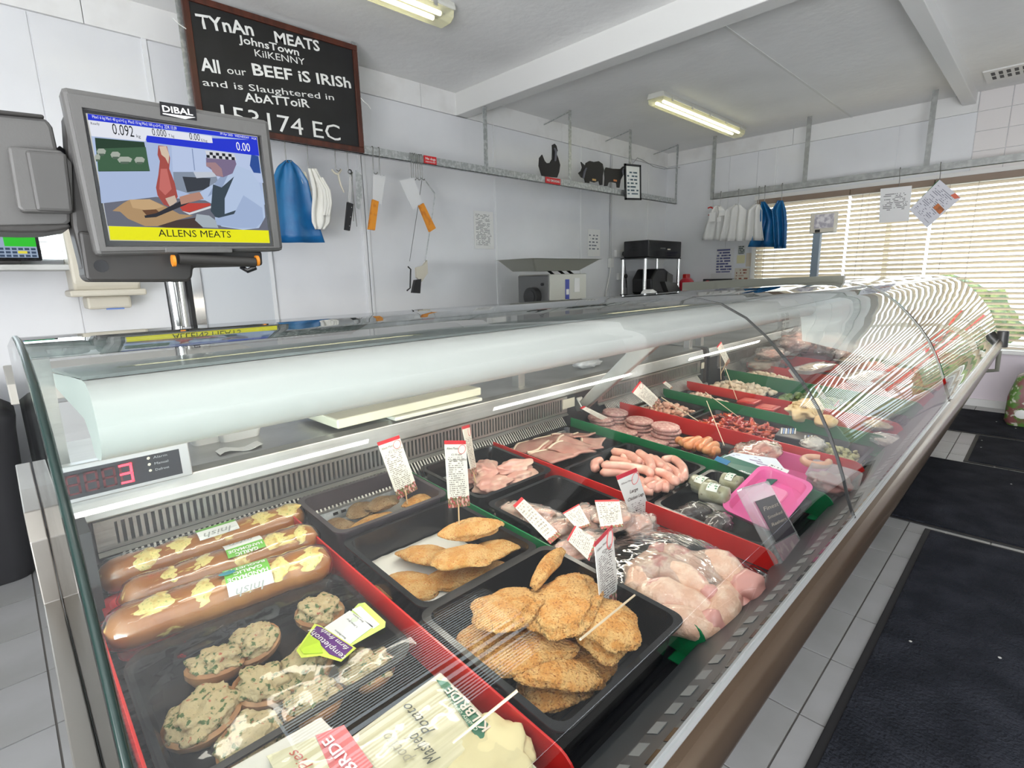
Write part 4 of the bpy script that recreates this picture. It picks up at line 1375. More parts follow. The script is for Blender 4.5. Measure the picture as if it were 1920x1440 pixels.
MB().box(-.05, -.03, .34, .05, .03, .44).build('lid', redm, kt, bevel=.01)
rl = thing('paper_roll', (4.62, 2.60, .90), 'white paper roll standing on edge behind the counter', 'paper roll')
MB().prism([(0, .0), (.26, .0), (.25, .06), (.20, .11), (.14, .13), (.10, .11)], -.05, .05, 'y').build('roll', white, rl, bevel=.01)
MB().at(.17, -.052, .07).blob(.014, .004, .014, 2).build('core', mat('core_red', (.25, .04, .05), .6), rl)
rl.location = at_y(1200, 556, 2.6) - Vector((0, 0, .0))
rl.location.z = at_y(1200, 560, 2.6).z - .05
tdk_ = thing('till_desk', (rl.location.x, 2.6, 0), 'plain desk behind the counter carrying the white paper roll', 'desk')
MB().box(-.3, -.3, rl.location.z - .04, .9, .5, rl.location.z).build('top', galv2, tdk_)
MB().box(-.25, -.25, 0, .85, .45, rl.location.z - .04).build('carcass', mat('cab_white', (.6, .6, .6), .4), tdk_)
tl = thing('till_screen', tuple(at_y(1265, 556, 2.9)), 'dark tilted till screen behind the white paper roll', 'till')
q = rel(tl, [(1245, 528), (1266, 530), (1282, 556), (1255, 556)], 2.9)
MB().prism([(p.x, p.z) for p in q], -.01, .05, 'y').build('screen', black, tl)
MB().box(-.05, 0, -.30, .05, .1, .0).build('stand', black, tl)
bx = thing('card_terminal', tuple(at_x(1344, 538, 5.9)), 'small black box with a round red sticker by the far wall', 'box')
MB().box(0, -.17, -.08, .08, .17, .09).build('box', black, bx, bevel=.006)
MB().at(-.004, .11, .03).blob(.003, .05, .045, 2).build('sticker', mat('sticker_red', (.55, .03, .04), .5), bx)
MB().box(0, -.12, -.30, .08, .12, -.08).build('stand', black, bx)
kb = thing('telephone', tuple(at_x(1300, 549, 5.6)), 'flat black telephone handset lying on a counter', 'telephone')
MB().prism([(-.14, 0), (.14, 0), (.12, .02), (-.06, .035), (-.14, .03)], -.05, .05, 'x').build('handset', black, kb, bevel=.006)
dk = thing('side_cabinet', (5.95, 2.55, 0), 'low white cabinet by the far wall holding the till things', 'cabinet')
MB().box(-.45, -.2, 0, .76, 1.28, .86).build('carcass', mat('cab_white', (.6, .6, .6), .4), dk, bevel=.004)
MB().box(-.47, -.22, .86, .78, 1.30, .90).build('top', galv2, dk)

# notices on the far wall
def farsheet(u0, v0, u1, v1, m, label, x=XF - .009, rot=0):
    a, b = at_x(u0, v1, x), at_x(u1, v0, x)
    c = (a + b) / 2
    o = thing('paper_notice', tuple(c), label, 'notice')
    w_, h_ = (a.y - b.y) / 2, (b.z - a.z) / 2
    MB().quad((0, w_, -h_), (0, -w_, -h_), (0, -w_, h_), (0, w_, h_)).build('paper', m, o, solid=.001)
    return o


farsheet(1341, 464, 1377, 512, print_mat('hand_list', (.70, .70, .70), (.10, .11, .25), 9, 7, v0=.02, v1=.98, margin=.04, fill=.6, dens=.42), 'white sheet with a dark hand-written list on the far wall')
farsheet(1383, 460, 1398, 477, print_mat('stamp_sheet', (.62, .63, .62), (.06, .09, .08), 5, 6, v0=.05, v1=.95, fill=.7, dens=.4), 'small dark stamped sheet at the top of the yellowish notices')
farsheet(1381, 478, 1397, 494, mat('yellow_note', (.72, .68, .42), .7), 'pale yellow note on the far wall beside the list')
farsheet(1398, 474, 1411, 500, mat('peach_note', (.66, .58, .46), .7), 'narrow peach sheet on the far wall beside the window frame')
farsheet(1376, 502, 1406, 534, print_mat('cream_list', (.66, .62, .52), (.30, .10, .06), 6, 6, v0=.05, v1=.95, dens=.5), 'cream sheet with reddish writing, lowest on the far wall')
farsheet(1332, 512, 1372, 530, print_mat('faint', (.66, .66, .66), (.25, .25, .25), 4, 3, v0=.05, v1=.5, dens=.55), 'pale sheet with faint writing above the black box')

# far rail: cloths, aprons, papers
def cloth2(name, pts, m, label, cat, x, folds, nf, seed, group=None):
    rows = [(at_x(a, v, x), at_x(b, v, x)) for a, b, v in pts]
    o0 = (rows[0][0] + rows[0][1]) / 2
    o = thing(name, tuple(o0), label, cat, group)

    def fn(u, v):
        t = v * (len(rows) - 1)
        i = min(int(t), len(rows) - 2)
        p = rows[i][0].lerp(rows[i + 1][0], t - i).lerp(rows[i][1].lerp(rows[i + 1][1], t - i), u)
        p.x -= folds * (math.sin(u * nf * 2 * PI + seed) * min(1, v * 3) + .6 * noise.noise(Vector((u * 4, v * 2, seed))))
        return p - o0
    MB().grid(fn, 24, 12).build('cloth', m, o, 'all', solid=.006)
    return o


cl = mat('white_cloth', (.80, .80, .78), .85)
cloth2('white_apron', [(1340, 1352, 386), (1334, 1362, 396), (1324, 1362, 424), (1317, 1362, 450)], cl, 'leftmost white apron with a paper tag and red ring', 'apron', XR - .02, .03, 2, 0, 'white aprons on the far rail')
cloth2('white_apron', [(1376, 1388, 384), (1362, 1398, 394), (1358, 1394, 424), (1350, 1394, 452)], cl, 'middle white apron hanging from a single hook', 'apron', XR - .05, .03, 2.5, 2, 'white aprons on the far rail')
cloth2('white_apron', [(1414, 1424, 383), (1400, 1430, 394), (1396, 1430, 424), (1390, 1433, 451)], cl, 'right-hand white apron hanging against the blue ones', 'apron', XR - .08, .03, 2.5, 4, 'white aprons on the far rail')
cloth2('blue_apron', [(1427, 1434, 378), (1428, 1446, 392), (1424, 1462, 414), (1404, 1463, 463)], bluef, 'left blue apron with its hem pulled out sideways', 'apron', XR - .03, .03, 2, 1, 'blue aprons on the far rail')
cloth2('blue_apron', [(1458, 1468, 376), (1448, 1474, 394), (1450, 1476, 420), (1452, 1474, 466)], bluef, 'right blue apron hanging in front of the blind', 'apron', XR - .06, .03, 2, 3, 'blue aprons on the far rail')
ring = thing('red_ring', tuple(at_x(1331, 396, XR - .02)), 'small red plastic ring hanging left of the white aprons', 'ring')
MB().sweep([(0, .045 * math.cos(a * PI / 10), .045 * math.sin(a * PI / 10)) for a in range(3, 17)], .008, 8).build('ring', redm, ring, True)
for u0, v0, u1, v1, lab in ((1329, 398, 1342, 416, 'larger square paper tag on the leftmost white apron'), (1348, 394, 1360, 405, 'upper small paper tag on the white apron'), (1344, 407, 1352, 416, 'lower small paper tag on the white apron')):
    farsheet(u0, v0, u1, v1, paper, lab, XR - .08)
for u, v, lab in ((1335, 386, 'hook above the red ring on the far rail'), (1349, 385, 'hook carrying the leftmost white apron'), (1382, 382, 'hook carrying the middle white apron'), (1420, 381, 'hook carrying the right white apron'),
                  (1431, 379, 'hook carrying the left blue apron'), (1463, 376, 'hook carrying the right blue apron'), (1682, 352, 'thin hook carrying the white notice by the blind'), (1758, 340, 'thin hook carrying the tilted leaflet')):
    p = at_x(u, v, XR - .012)
    shook(p, 2.285 - p.z, lab, 'y', .014)


def hung(c4, m, label, x):
    a = [at_x(u, v, x) for u, v in c4]
    c = sum(a, Vector()) / 4
    o = thing('hanging_leaflet', tuple(c), label, 'leaflet')
    MB().quad(*[p - c for p in a]).build('sheet', m, o, solid=.002)
    return o


hung([(1648, 418), (1704, 414), (1710, 348), (1651, 354)], print_mat('notice_w', (.80, .80, .80), (.25, .25, .25), 20, 6, v0=.35, v1=.85, dens=.5), 'white typed notice hanging straight from the rail before the blind', XR - .02)
lf = hung([(1705, 393), (1738, 427), (1802, 371), (1762, 337)], print_mat('leaflet', (.70, .70, .76), (.30, .30, .36), 22, 6, v0=.1, v1=.9, dens=.5), 'tilted grey leaflet with an orange picture hanging from the rail', XR - .03)
q = [at_x(u, v, XR - .034) - lf.location for u, v in ((1749, 389), (1762, 402), (1771, 393), (1759, 381))]
MB().quad(*q).build('picture', mat('orange_pic', (.55, .16, .04), .5, var=((.30, .10, .03), 30, .45, .6)), lf, solid=.001)
q = [at_x(u, v, XR - .034) - lf.location for u, v in ((1782, 366), (1790, 373), (1800, 371), (1791, 362))]
MB().quad(*q).build('logo', mat('logo_red', (.7, .15, .08), .5), lf, solid=.001)
q = [at_x(u, v, XR - .025) - lf.location for u, v in ((1705, 393), (1713, 397), (1762, 345), (1760, 337))]
MB().quad(*q).build('back_cover', greenm, lf, solid=.002)

# second scale standing on a column by the window
s3 = thing('retail_scale', (5.5, 1.58, 1.02), 'cream scale display head on a grey column before the window', 'scale')
MB().box(-.03, -.03, 0, .03, .03, .72).build('column', mat('column_blue', (.22, .28, .33), .4), s3, bevel=.004)
MB().box(-.05, -.14, .66, .06, .06, .84).build('display_head', cream, s3, bevel=.01)
MB().box(-.058, -.135, .70, -.05, .02, .82).build('display', mat('display_pic', (.40, .38, .42), .4, var=((.7, .68, .68), 25, .45, .6)), s3)
MB().box(-.056, -.03, .665, -.05, .01, .69).build('label', ink, s3)
cb3 = thing('corner_cabinet', (5.35, 1.5, 0), 'olive refrigerated cabinet end behind the second counter', 'cabinet')
MB().box(0, -.35, 0, .6, .60, .95).build('carcass', bodym, cb3)
MB().box(0, -.35, .95, .6, .60, 1.02).build('top', olive, cb3, bevel=.006)
MB().box(-.006, -.30, .3, 0, .55, .85).build('front_panel', olive, cb3)
MB().box(.02, -.9, 1.02, .03, -.36, 1.27).build('glass_screen', glassy('screen_glass', (.85, .95, .98), .02, haze=((.55, .75, .82), .4)), cb3)
MB().box(0, -.9, 0, .6, -.36, 1.02).build('carcass', bodym, cb3)
for i in range(5):
    MB().cyl((.08, .10 - i * .06, 1.02), (.08, .10 - i * .06, 1.07), .018).build('knob', black, cb3)
# stacked goods at the right edge
sk = thing('compost_bag', (6.2, .02, 0), 'printed sack standing on the floor at the right edge', 'sack')
MB().loft([[(p[0], p[1], z) for p in rrect(.30 * a, .26 * b, .05)] for z, a, b in ((0, .9, .9), (.05, 1.05, 1.1), (.25, 1.0, 1.1), (.42, .9, .8), (.47, .8, .25))]).build('sack', mat('sack_print', (.22, .08, .08), .4, var=((.10, .22, .04), 14, .45, .55, (.6, .6, .5), 22, .55, .62)), sk, True)
MB().at(-.155, .04, .12, 0, 0, 0).blob(.006, .04, .04, 2).build('round_logo', white, sk)
# ------------------------------------------------------------------ dividers between the meats
TILT = math.atan(.065)


def divider(x, m, label, y1=1.13, c=.036):
    o = thing('tray_divider', (x, .305, 0), label, 'divider', 'coloured plastic dividers in the counters')
    y0 = 0.0
    L = y1 - .305
    pts = [(0, DZ(.305) + .004), (L, DZ(y1) + .002), (L, DZ(y1) + .068)]
    h = DZ(.305) + .071
    for i in range(7):
        a = PI / 2 * i / 6
        pts.append((c - c * math.sin(a), h - c + c * math.cos(a)))
    MB().prism(pts, -.0017, .0017).build('panel', m, o, bevel=.0006)
    MB().box(-.026, .0, DZ(.305) + .004, 0, .05, DZ(.305) + .006).build('foot', m, o).rotation_euler = (0, 0, 0)
    o.children[-1].hide_render = False
    return o


redd = mat('divider_red', (.60, .018, .015), .25, coat=.3)
greend = mat('divider_green', (.003, .16, .05), .25, coat=.3)
for x, m, lab in ((.042, redd, 'red divider against the left glass end beside the garlic loaves'), (.388, redd, 'red divider between the stuffed mushrooms and the breaded fillets'),
                  (.703, greend, 'green divider between breaded fillets and raw chicken'), (1.01, redd, 'red divider between the chicken and the sausages'),
                  (1.375, greend, 'green divider between sausages and the round burgers'), (1.675, redd, 'red divider between burgers and marinated red meat'),
                  (2.00, greend, 'green divider right behind the red marinated meat'), (2.21, redd, 'red divider behind the pale folded pastry'),
                  (2.61, greend, 'green divider next after the pastry, half under the reflection'), (2.88, redd, 'red divider beyond the last clear green one'),
                  (3.30, redd, 'red divider in the second counter behind the foam trays'), (3.75, greend, 'green divider deep in the second counter under the striped reflection'),
                  (4.2, redd, 'furthest red divider near the far end of the second counter')):
    o = divider(x, m, lab, 1.06 if x < .1 else 1.12)

# ------------------------------------------------------------------ tray maker and food makers
trayb = mat('tray_black', (.009, .009, .010), .22)
trayp = mat('tray_plum', (.060, .048, .055), .3)
film = glassy('cling_film', (.98, .98, .98), .06, 1.45, 1.8, .0, bump=((26, 9, 20), .5))
filmc = glassy('clear_lid', (.97, .97, .97), .04, 1.45, 1.0, .0, bump=((9, 9, 9), .18))
foam = mat('foam_white', (.80, .79, .75), .5)
clearp = glassy('clear_tray', (.90, .91, .92), .06, 1.5, 1.4, .03, haze=((.8, .82, .82), .16))


def tray(name, label, x0, x1, y0, y1, H, m, r=.022, rim=.008, scallop=0, cat='tray', group='black meat trays', ribs=0, taper=.93, n=5):
    cx, cy = (x0 + x1) / 2, (y0 + y1) / 2
    o = thing(name, (cx, cy, DZ(cy) + .003), label, cat, group, (TILT, 0, 0))
    L, W = x1 - x0 - 2 * rim, y1 - y0 - 2 * rim

    def loop(k, z, e=0, sc=0):
        p = rrect(L * k + 2 * e, W * k + 2 * e, r, n if not sc else 9)
        if sc:
            q = []
            m_ = len(p)
            for i in range(m_):
                a, b = Vector(p[i]), Vector(p[(i + 1) % m_])
                st = max(1, int((b - a).length / .008))
                for j in range(st):
                    q.append(a.lerp(b, j / st))
            p = [(v_.x, v_.y) for v_ in q]
            return [(a_, b_, z + sc * math.sin(i * 1.6)) for i, (a_, b_) in enumerate(p)]
        return [(a_, b_, z) for a_, b_ in p]
    t = .0022
    if scallop:
        rings = [loop(1, 0, 0, 1e-9)]
        rings = [[(a * taper, b * taper, z) for a, b, z in loop(1, 0, 0, 1e-9)], loop(1, H, 0, scallop), loop(1, H + .001, rim, scallop), loop(1, H + .003, rim, scallop), loop(1, H + .003, -t, scallop),
                 [(a * (taper - .02), b * (taper - .02), z) for a, b, z in loop(1, t, 0, 1e-9)]]
        k = min(len(q) for q in rings)
        if any(len(q) != k for q in rings):
            rings = [loop(taper, 0), loop(1, H), loop(1, H, rim), loop(1, H + .003, rim), loop(1, H + .003, -t), loop(taper - .02, t)]
    else:
        rings = [loop(taper, 0), loop(1, H), loop(1, H - .001, rim), loop(1, H + .002, rim), loop(1, H + .002, -t), loop(taper - .02, t)]
    MB().loft(rings).build('tray', m, o, True)
    if ribs:
        mm = MB()
        k = int(W * taper / .011)
        for i in range(k):
            y = -W * taper / 2 + .008 + i * .011
            mm.box(-L * taper / 2 + .006, y, t, L * taper / 2 - .006, y + .004, t + .0022)
        tag(mm.build('rib', m, o), kind='stuff')
    return o


def lid(o, L, W, z, m=filmc, bulge=.004, seed=0, wr=.0015, name='film', edge=0):
    def fn(u, v):
        x, y = (u - .5) * L, (v - .5) * W
        e = min(u, 1 - u, v, 1 - v)
        return Vector((x, y, z + bulge * math.sin(PI * u) * math.sin(PI * v) - edge * max(0, .06 - e) / .06 + wr * noise.noise(Vector((x * 60, y * 30, seed))) + wr * noise.noise(Vector((x * 20, y * 80, seed + 5)))))
    return MB().grid(fn, 40, 30).build(name, m, o, 'all')


breaded = mat('breaded_crumb', (.74, .33, .075), .75, bump=(190, .8, .013), var=((.82, .48, .17), 60, .42, .6, (.42, .13, .02), 330, .55, .68))
breaded2 = mat('breaded_bright', (.70, .34, .085), .7, bump=(260, .8, .012), var=((.78, .48, .18), 50, .42, .6, (.62, .17, .03), 300, .56, .68))
breaded3 = mat('breaded_pale', (.42, .26, .12), .75, bump=(260, .9, .012), var=((.52, .36, .19), 30, .42, .6, (.28, .13, .05), 170, .58, .7))


G3 = 'large breaded fillets in the ribbed tray'


def fillet(u, v, z, L, W, T, rz, m, label, seed, group, tx=0, ty=0, name='breaded_fillet', cat='breaded chicken', drape=0.06, fine=.035, sub=5, pos=None):
    p = pos or at_z(u, v, z)
    if group == G3 and z < .84:
        p.x = max(.482, min(.63, p.x)); p.y = max(.415, min(.575, p.y))
    o = thing(name, (p.x, p.y, z), label, cat, group, (R(tx), R(ty), R(rz)))
    MB().blob(L / 2, W / 2, T / 2, sub, .26, 1.5, seed, fine, 24 if sub == 6 else 16, drape * L * .5).build('fillet', m, o, 'all')
    return o


# --- column 1: garlic loaves, mushrooms, potato
loafm = mat('loaf_crust', (.36, .125, .028), .30, coat=.55, var=((.46, .20, .055), 7, .4, .65, (.80, .64, .20), (13, 60, 26), .60, .64))
rt = tray('meat_tray', 'red foam tray carrying the three garlic loaves', .055, .375, .885, 1.085, .02, mat('foam_red', (.62, .03, .04), .4), group='coloured packs', cat='tray')


def loaf(a, b, r, label, seed, z):
    A, B2 = at_z(a[0], a[1], z), at_z(b[0], b[1], z)
    d = B2 - A
    o = thing('garlic_loaf', tuple((A + B2) / 2), label, 'bread', 'wrapped garlic loaves')
    o.rotation_euler = (0, 0, math.atan2(d.y, d.x))
    L = d.length
    pts = []; rad = []
    for i in range(29):
        t = i / 28
        e = min(t, 1 - t)
        k = math.sqrt(max(0, 1 - (max(0, .11 - e) / .11) ** 2)) * .96 + .02
        k *= 1 - .06 * (abs(math.sin(t * PI * 4.0)) < .14) + .02 * math.sin(t * 9 + seed)
        pts.append(((t - .5) * L, .003 * math.sin(t * 5 + seed), 0))
        rad.append(r * k)
    MB().sweep(pts, rad, 22, .88, .0022, 40, seed).build('crust', loafm, o, 'all')
    but = mat('garlic_butter', (.82, .68, .26), .35, coat=.4, var=((.42, .45, .12), 260, .60, .66, (.70, .48, .15), 60, .52, .62))
    random.seed(seed * 13)
    for i, t in enumerate((.22, .37, .56, .74, .90)):
        m = MB()
        w_ = random.uniform(.020, .050)
        x = (t + random.uniform(-.02, .02) - .5) * L
        k0 = random.uniform(-.3, .2)

        def fn(u, v, w_=w_, x=x, k0=k0, i=i):
            th = -1.15 + 1.5 * v + k0          # around the loaf, facing front and up
            ww = w_ * (.35 + .65 * math.sin(PI * min(1, v * 1.1))) * (1 + .5 * noise.noise(Vector((v * 5, i, seed))))
            xx = x + (u - .5) * ww + .008 * noise.noise(Vector((v * 6, i + 3, seed))) + .012 * (v - .5)
            rr = r * .975 * (1 + .02 * math.sin((xx / L + .5) * 9 + seed)) + .0022 * (math.sin(PI * u) ** .5 if 0 < u < 1 else 0) - .0006
            return Vector((xx, rr * math.sin(th), rr * .90 * math.cos(th)))
        m.grid(fn, 6, 14)
        m.build('butter_patch', but, o, 'all')
    pts2 = [(p[0] * 1.02, p[1], p[2]) for p in pts]
    MB().sweep(pts2, [q + .0035 for q in rad], 22, .88, .0022, 60, seed + 9).build('wrapper', film, o, 'all')
    return o, L


def wraplabel(o, r, x0, x1, th0, th1, bands, texts):
    """bands: (v0, v1, material); th measured from straight up, positive to the back"""
    base = None
    for v0, v1, m in bands:
        def fn(u, v):
            th = th0 + (th1 - th0) * (v0 + (v1 - v0) * v)
            return Vector((x0 + (x1 - x0) * u, (r + .0045) * math.sin(th), (r + .0045) * .88 * math.cos(th)))
        g = MB().grid(fn, 4, 8).build('label', m, o, 'all')
    for s, v, h, m, bo, a, b, sh in texts:
        th = th0 + (th1 - th0) * v
        rr = r + .0056
        n_ = Vector((0, math.sin(th), math.cos(th) * 1.1)).normalized()
        P = Vector((x0 + (x1 - x0) * b, rr * math.sin(th), rr * .88 * math.cos(th)))
        text(s, P, (-1, 0, 0), n_, (x1 - x0) * (b - a), h, m, o, bo, sh)


lw, lgr = mat('label_white', (.80, .80, .78), .4), mat('label_green', (.16, .46, .06), .4)
lgrey = mat('label_grey_ink', (.35, .36, .34), .5)
l1, L1 = loaf((176, 1092), (572, 962), .034, 'garlic loaf at the back of the red tray, split by a label', 2, .852)
l2, L2 = loaf((222, 1128), (598, 1003), .034, 'middle garlic loaf in the red tray under the wide label', 3, .850)
l3, L3 = loaf((190, 1190), (622, 1048), .037, 'front garlic loaf, longest and nearest the camera', 4, .850)
wraplabel(l1, .034, -.025, .045, -.75, .15, [(0, .7, lw), (.7, 1, lgr)], [('Inish', .40, .014, lgrey, .0, .15, .85, .3)])
wraplabel(l2, .034, -.005, .058, -.75, .55, [(.0, .42, lgr), (.42, 1, lw)], [('Inish', .78, .012, lgrey, 0, .18, .82, .3), ('HANDMADE', .30, .007, lw, .02, .05, .95, 0), ('GARLIC', .12, .007, lw, .02, .2, .8, 0)])
wraplabel(l3, .037, -.005, .062, -1.2, .25, [(0, .40, lw), (.40, 1, lgr)], [('Inish', .17, .014, lgrey, 0, .18, .82, .3), ('HANDMADE', .52, .008, lw, .02, .05, .95, 0), ('GARLIC', .70, .008, lw, .02, .2, .85, 0), ('BAGUETTE', .88, .008, lw, .02, .05, .95, 0)])
MB().at(-.0, -.006, .0385).blob(.013, .006, .0012, 2).build('badge', mat('badge_teal', (.03, .22, .28), .4), l3)
tm_ = mat('tomato_red', (.50, .03, .03), .25, coat=.5)
for u, v, lab in ((185, 1160, 'red cherry tomato shape at the left end of the loaves, upper'), (193, 1188, 'red cherry tomato shape at the left end of the loaves, lower')):
    p = at_z(u, v, .80)
    o = thing('cherry_tomato', (p.x + .01, p.y, .795), lab, 'tomato')
    MB().blob(.014, .014, .013, 3, .04, 2, 1).build('tomato', tm_, o, 'all')

mt = tray('mushroom_tray', 'black tray of stuffed mushrooms under clear film with a purple label', .052, .376, .595, .872, .040, trayb, r=.04, ribs=0)
MB().loft([[(a, b, z) for a, b in rrect(.29 - k, .243 - k, .035)] for z, k in ((.012, .0), (.012, .006), (.010, .006))], False, False).build('tray_step', trayb, mt, True)
mushc = mat('mushroom_cap', (.34, .145, .05), .45, var=((.50, .26, .11), 25, .4, .6))
mushf = mat('mushroom_filling', (.50, .39, .21), .6, bump=(200, .5, .005), var=((.07, .12, .03), 120, .57, .63, (.42, .10, .05), 90, .64, .69))
MP = [(480, 1222, 'stuffed mushroom just left of the purple label'), (600, 1165, 'stuffed mushroom at the back, partly under the white label'), (405, 1268, 'stuffed mushroom on the left with its orange cap side showing'), (490, 1300, 'stuffed mushroom in the middle of the tray'),
      (690, 1262, 'rightmost stuffed mushroom with an orange cap rim'), (578, 1262, 'stuffed mushroom below the purple label'), (590, 1325, 'stuffed mushroom in the front row right'), (385, 1355, 'large stuffed mushroom in the front left of the tray'), (470, 1400, 'stuffed mushroom at the bottom edge of the photo')]
for i, (u, v, lab) in enumerate(MP):
    p = at_z(u, v, .79)
    o = thing('stuffed_mushroom', (p.x, p.y, DZ(p.y) + .012), lab, 'mushroom', 'stuffed mushrooms in the black tray', (R(6), R((i % 3 - 1) * 10), R(i * 40)))
    r = .037 if i != 7 else .044
    MB().loft([[(rr * math.cos(a * PI / 9), rr * math.sin(a * PI / 9), z) for a in range(18)] for rr, z in ((r * .35, -.008), (r * .8, -.004), (r * 1.05, .008), (r * 1.08, .016), (r * .98, .020), (r * .85, .016))]).build('cap', mushc, o, True)
    MB().at(0, 0, .018).blob(r * .93, r * .93, .018, 5, .38, 2.2, i + 20, .09, 9).build('filling', mushf, o, 'all')
lid(mt, .318, .27, .052, filmc, .010, 3, .0018)
ZL = .832


def toplabel(par, name, pts, m, z, off=0, lift=.0):
    """flat sheet printed on top of a pack at height z"""
    q = [at_z(u, v, z) for u, v in pts]
    mi_ = par.matrix_basis.inverted() if par else Matrix()
    b = MB()
    b.add([mi_ @ Vector((p.x, p.y, z + lift)) for p in q], [tuple(range(len(q)))])
    return b.build(name, m, par, solid=.0008)


def toptext(par, s, a, b, h, m, z, bold=0, shear=0):
    P, Q = at_z(*a, z), at_z(*b, z)
    mi_ = par.matrix_basis.inverted()
    P2, Q2 = mi_ @ P, mi_ @ Q
    text(s, P2, Q2 - P2, (0, 0, 1), (Q2 - P2).length, h, m, par, bold, shear)


for o in (mt,):
    o.matrix_basis     # evaluated from loc/rot
purple = mat('label_purple', (.10, .012, .17), .4)
lime = mat('label_lime', (.45, .62, .02), .4)
limel = mat('label_lime2', (.62, .80, .18), .4)


def mbasis(o):
    return Matrix.Translation(o.location) @ o.rotation_euler.to_matrix().to_4x4()


def toplabel(par, name, pts, m, z, off=0, t=.0006):
    mi_ = mbasis(par).inverted()
    q = [mi_ @ Vector((*at_z(u, v, z)[:2], z + off)) for u, v in pts]
    return MB().add(q, [tuple(range(len(q)))]).build(name, m, par, solid=t)


def toptext(par, s, a, b, h, m, z, bold=0, shear=0, off=.002):
    mi_ = mbasis(par).inverted()
    P, Q = mi_ @ (at_z(*a, z) + Vector((0, 0, off))), mi_ @ (at_z(*b, z) + Vector((0, 0, off)))
    n_ = mi_.to_3x3() @ Vector((0, 0, 1))
    text(s, P, Q - P, n_, (Q - P).length, h, m, par, bold, shear)


toplabel(mt, 'label', [(612, 1196), (672, 1132), (684, 1130), (723, 1166), (722, 1176), (650, 1216)], limel, ZL, .0)
toplabel(mt, 'label', [(608, 1178), (656, 1146), (700, 1176), (650, 1214)], lw, ZL, .0012)
toplabel(mt, 'label', [(660, 1144), (676, 1138), (712, 1172), (700, 1180)], lw, ZL, .0012)
toplabel(mt, 'label', [(590, 1172), (602, 1176), (668, 1218), (640, 1243), (600, 1232), (565, 1236), (556, 1222), (578, 1190)], mat('label_edge', (.62, .72, .08), .4), ZL, .0022)
toplabel(mt, 'label', [(594, 1177), (604, 1180), (662, 1218), (640, 1239), (618, 1230), (582, 1192)], purple, ZL, .0032)
toplabel(mt, 'label', [(580, 1194), (600, 1206), (606, 1228), (570, 1230), (562, 1220)], lime, ZL, .0036)
toptext(mt, 'templetuohy', (651, 1237), (584, 1183), .009, lw, ZL, .01, 0, .0046)
toptext(mt, 'farm fresh', (656, 1220), (608, 1184), .007, lw, ZL, .0, .2, .0046)
for i, (a, b) in enumerate((((640, 1205), (622, 1190)), ((650, 1199), (630, 1183)), ((672, 1178), (652, 1162)), ((683, 1168), (664, 1153)))):
    toptext(mt, 'Best Before' if i % 2 else 'Use by', a, b, .003, ink, ZL, 0, 0, .0022)
MB().at(*(mbasis(mt).inverted() @ (at_z(665, 1164, ZL) + Vector((0, 0, .002))))).blob(.006, .006, .0004, 2).build('stamp', mat('stamp_grey', (.55, .6, .5), .5), mt)

pk = thing('potato_pack', tuple(at_z(800, 1370, .80)), 'mashed potato ready meal in a cream card sleeve with a green band', 'ready meal')
q = [at_z(u, v, .775) for u, v in ((650, 1395), (826, 1262), (955, 1405), (800, 1540))]
q = [p - pk.location for p in q]
cardm = mat('sleeve_cream', (.72, .66, .45), .5, var=((.64, .58, .36), (3, 90, 3), .45, .55))


def slab(par, name, quad_px, z0, z1, m, r=.012, top_in=.0, bevel=.003):
    lo = [at_z(u, v, z1) for u, v in quad_px]
    c = sum(lo, Vector()) / 4
    ring = lambda k, z: [Vector(((p.x - c.x) * k + c.x, (p.y - c.y) * k + c.y, z)) - par.location for p in lo]
    return MB().loft([ring(1 - top_in, z0), ring(1, z1)]).build(name, m, par, bevel=bevel)


slab(pk, 'plastic_tray', [(642, 1392), (826, 1258), (1010, 1440), (840, 1600)], .772, .812, mat('tray_cream', (.66, .62, .48), .35), top_in=.08)
slab(pk, 'card_sleeve', [(655, 1388), (828, 1268), (925, 1372), (760, 1500)], .778, .822, cardm)
for i in range(9):
    p = at_z(905 + i * 9, 1420 - i * 2, .80)
mash = mat('mash', (.72, .62, .34), .6)
p = at_z(915, 1415, .815) - pk.location
MB().at(p.x, p.y, p.z - .004).blob(.055, .05, .016, 4, .3, 2.5, 3).build('mashed_potato', mash, pk, 'all')
MB().grid(lambda u, v: (lambda a, b, c_, d: a.lerp(b, u).lerp(d.lerp(c_, u), v) + Vector((0, 0, .004 * math.sin(PI * u) * math.sin(PI * v) + .0012 * noise.noise(Vector((u * 12, v * 12, 1))))))(*[at_z(*k, .824) - pk.location for k in ((648, 1392), (828, 1262), (1010, 1440), (840, 1600))]), 24, 24).build('film_lid', filmc, pk, 'all')
toplabel(pk, 'green_band', [(818, 1276), (840, 1280), (928, 1372), (898, 1390)], mat('band_green', (.03, .17, .09), .4), .823, .001)
gi = mat('sleeve_ink', (.09, .09, .07), .6)
faint = mat('sleeve_ink_faint', (.42, .38, .27), .6)
toptext(pk, 'Mashed', (828, 1424), (780, 1374), .016, gi, .823, -.01, .35)
toptext(pk, 'Potato', (818, 1372), (768, 1320), .014, gi, .823, -.01, .35)
toptext(pk, 'potato', (775, 1424), (730, 1374), .014, faint, .823, -.01, .3)
toptext(pk, 'KILBRIDE', (922, 1368), (848, 1290), .012, mat('sleeve_pink', (.75, .60, .50), .5), .823, .015, 0, .003)
toptext(pk, 'Quality catering', (898, 1372), (842, 1312), .005, mat('sleeve_pale', (.6, .65, .5), .5), .823, 0, .2, .003)
wp = thing('ready_meal_pack', tuple(at_z(560, 1420, .83)), 'white film-topped pack with a pink label at the bottom edge', 'ready meal')
slab(wp, 'plastic_tray', [(410, 1450), (602, 1342), (700, 1440), (520, 1580)], .772, .825, mat('pack_white', (.72, .68, .60), .35), top_in=.06)
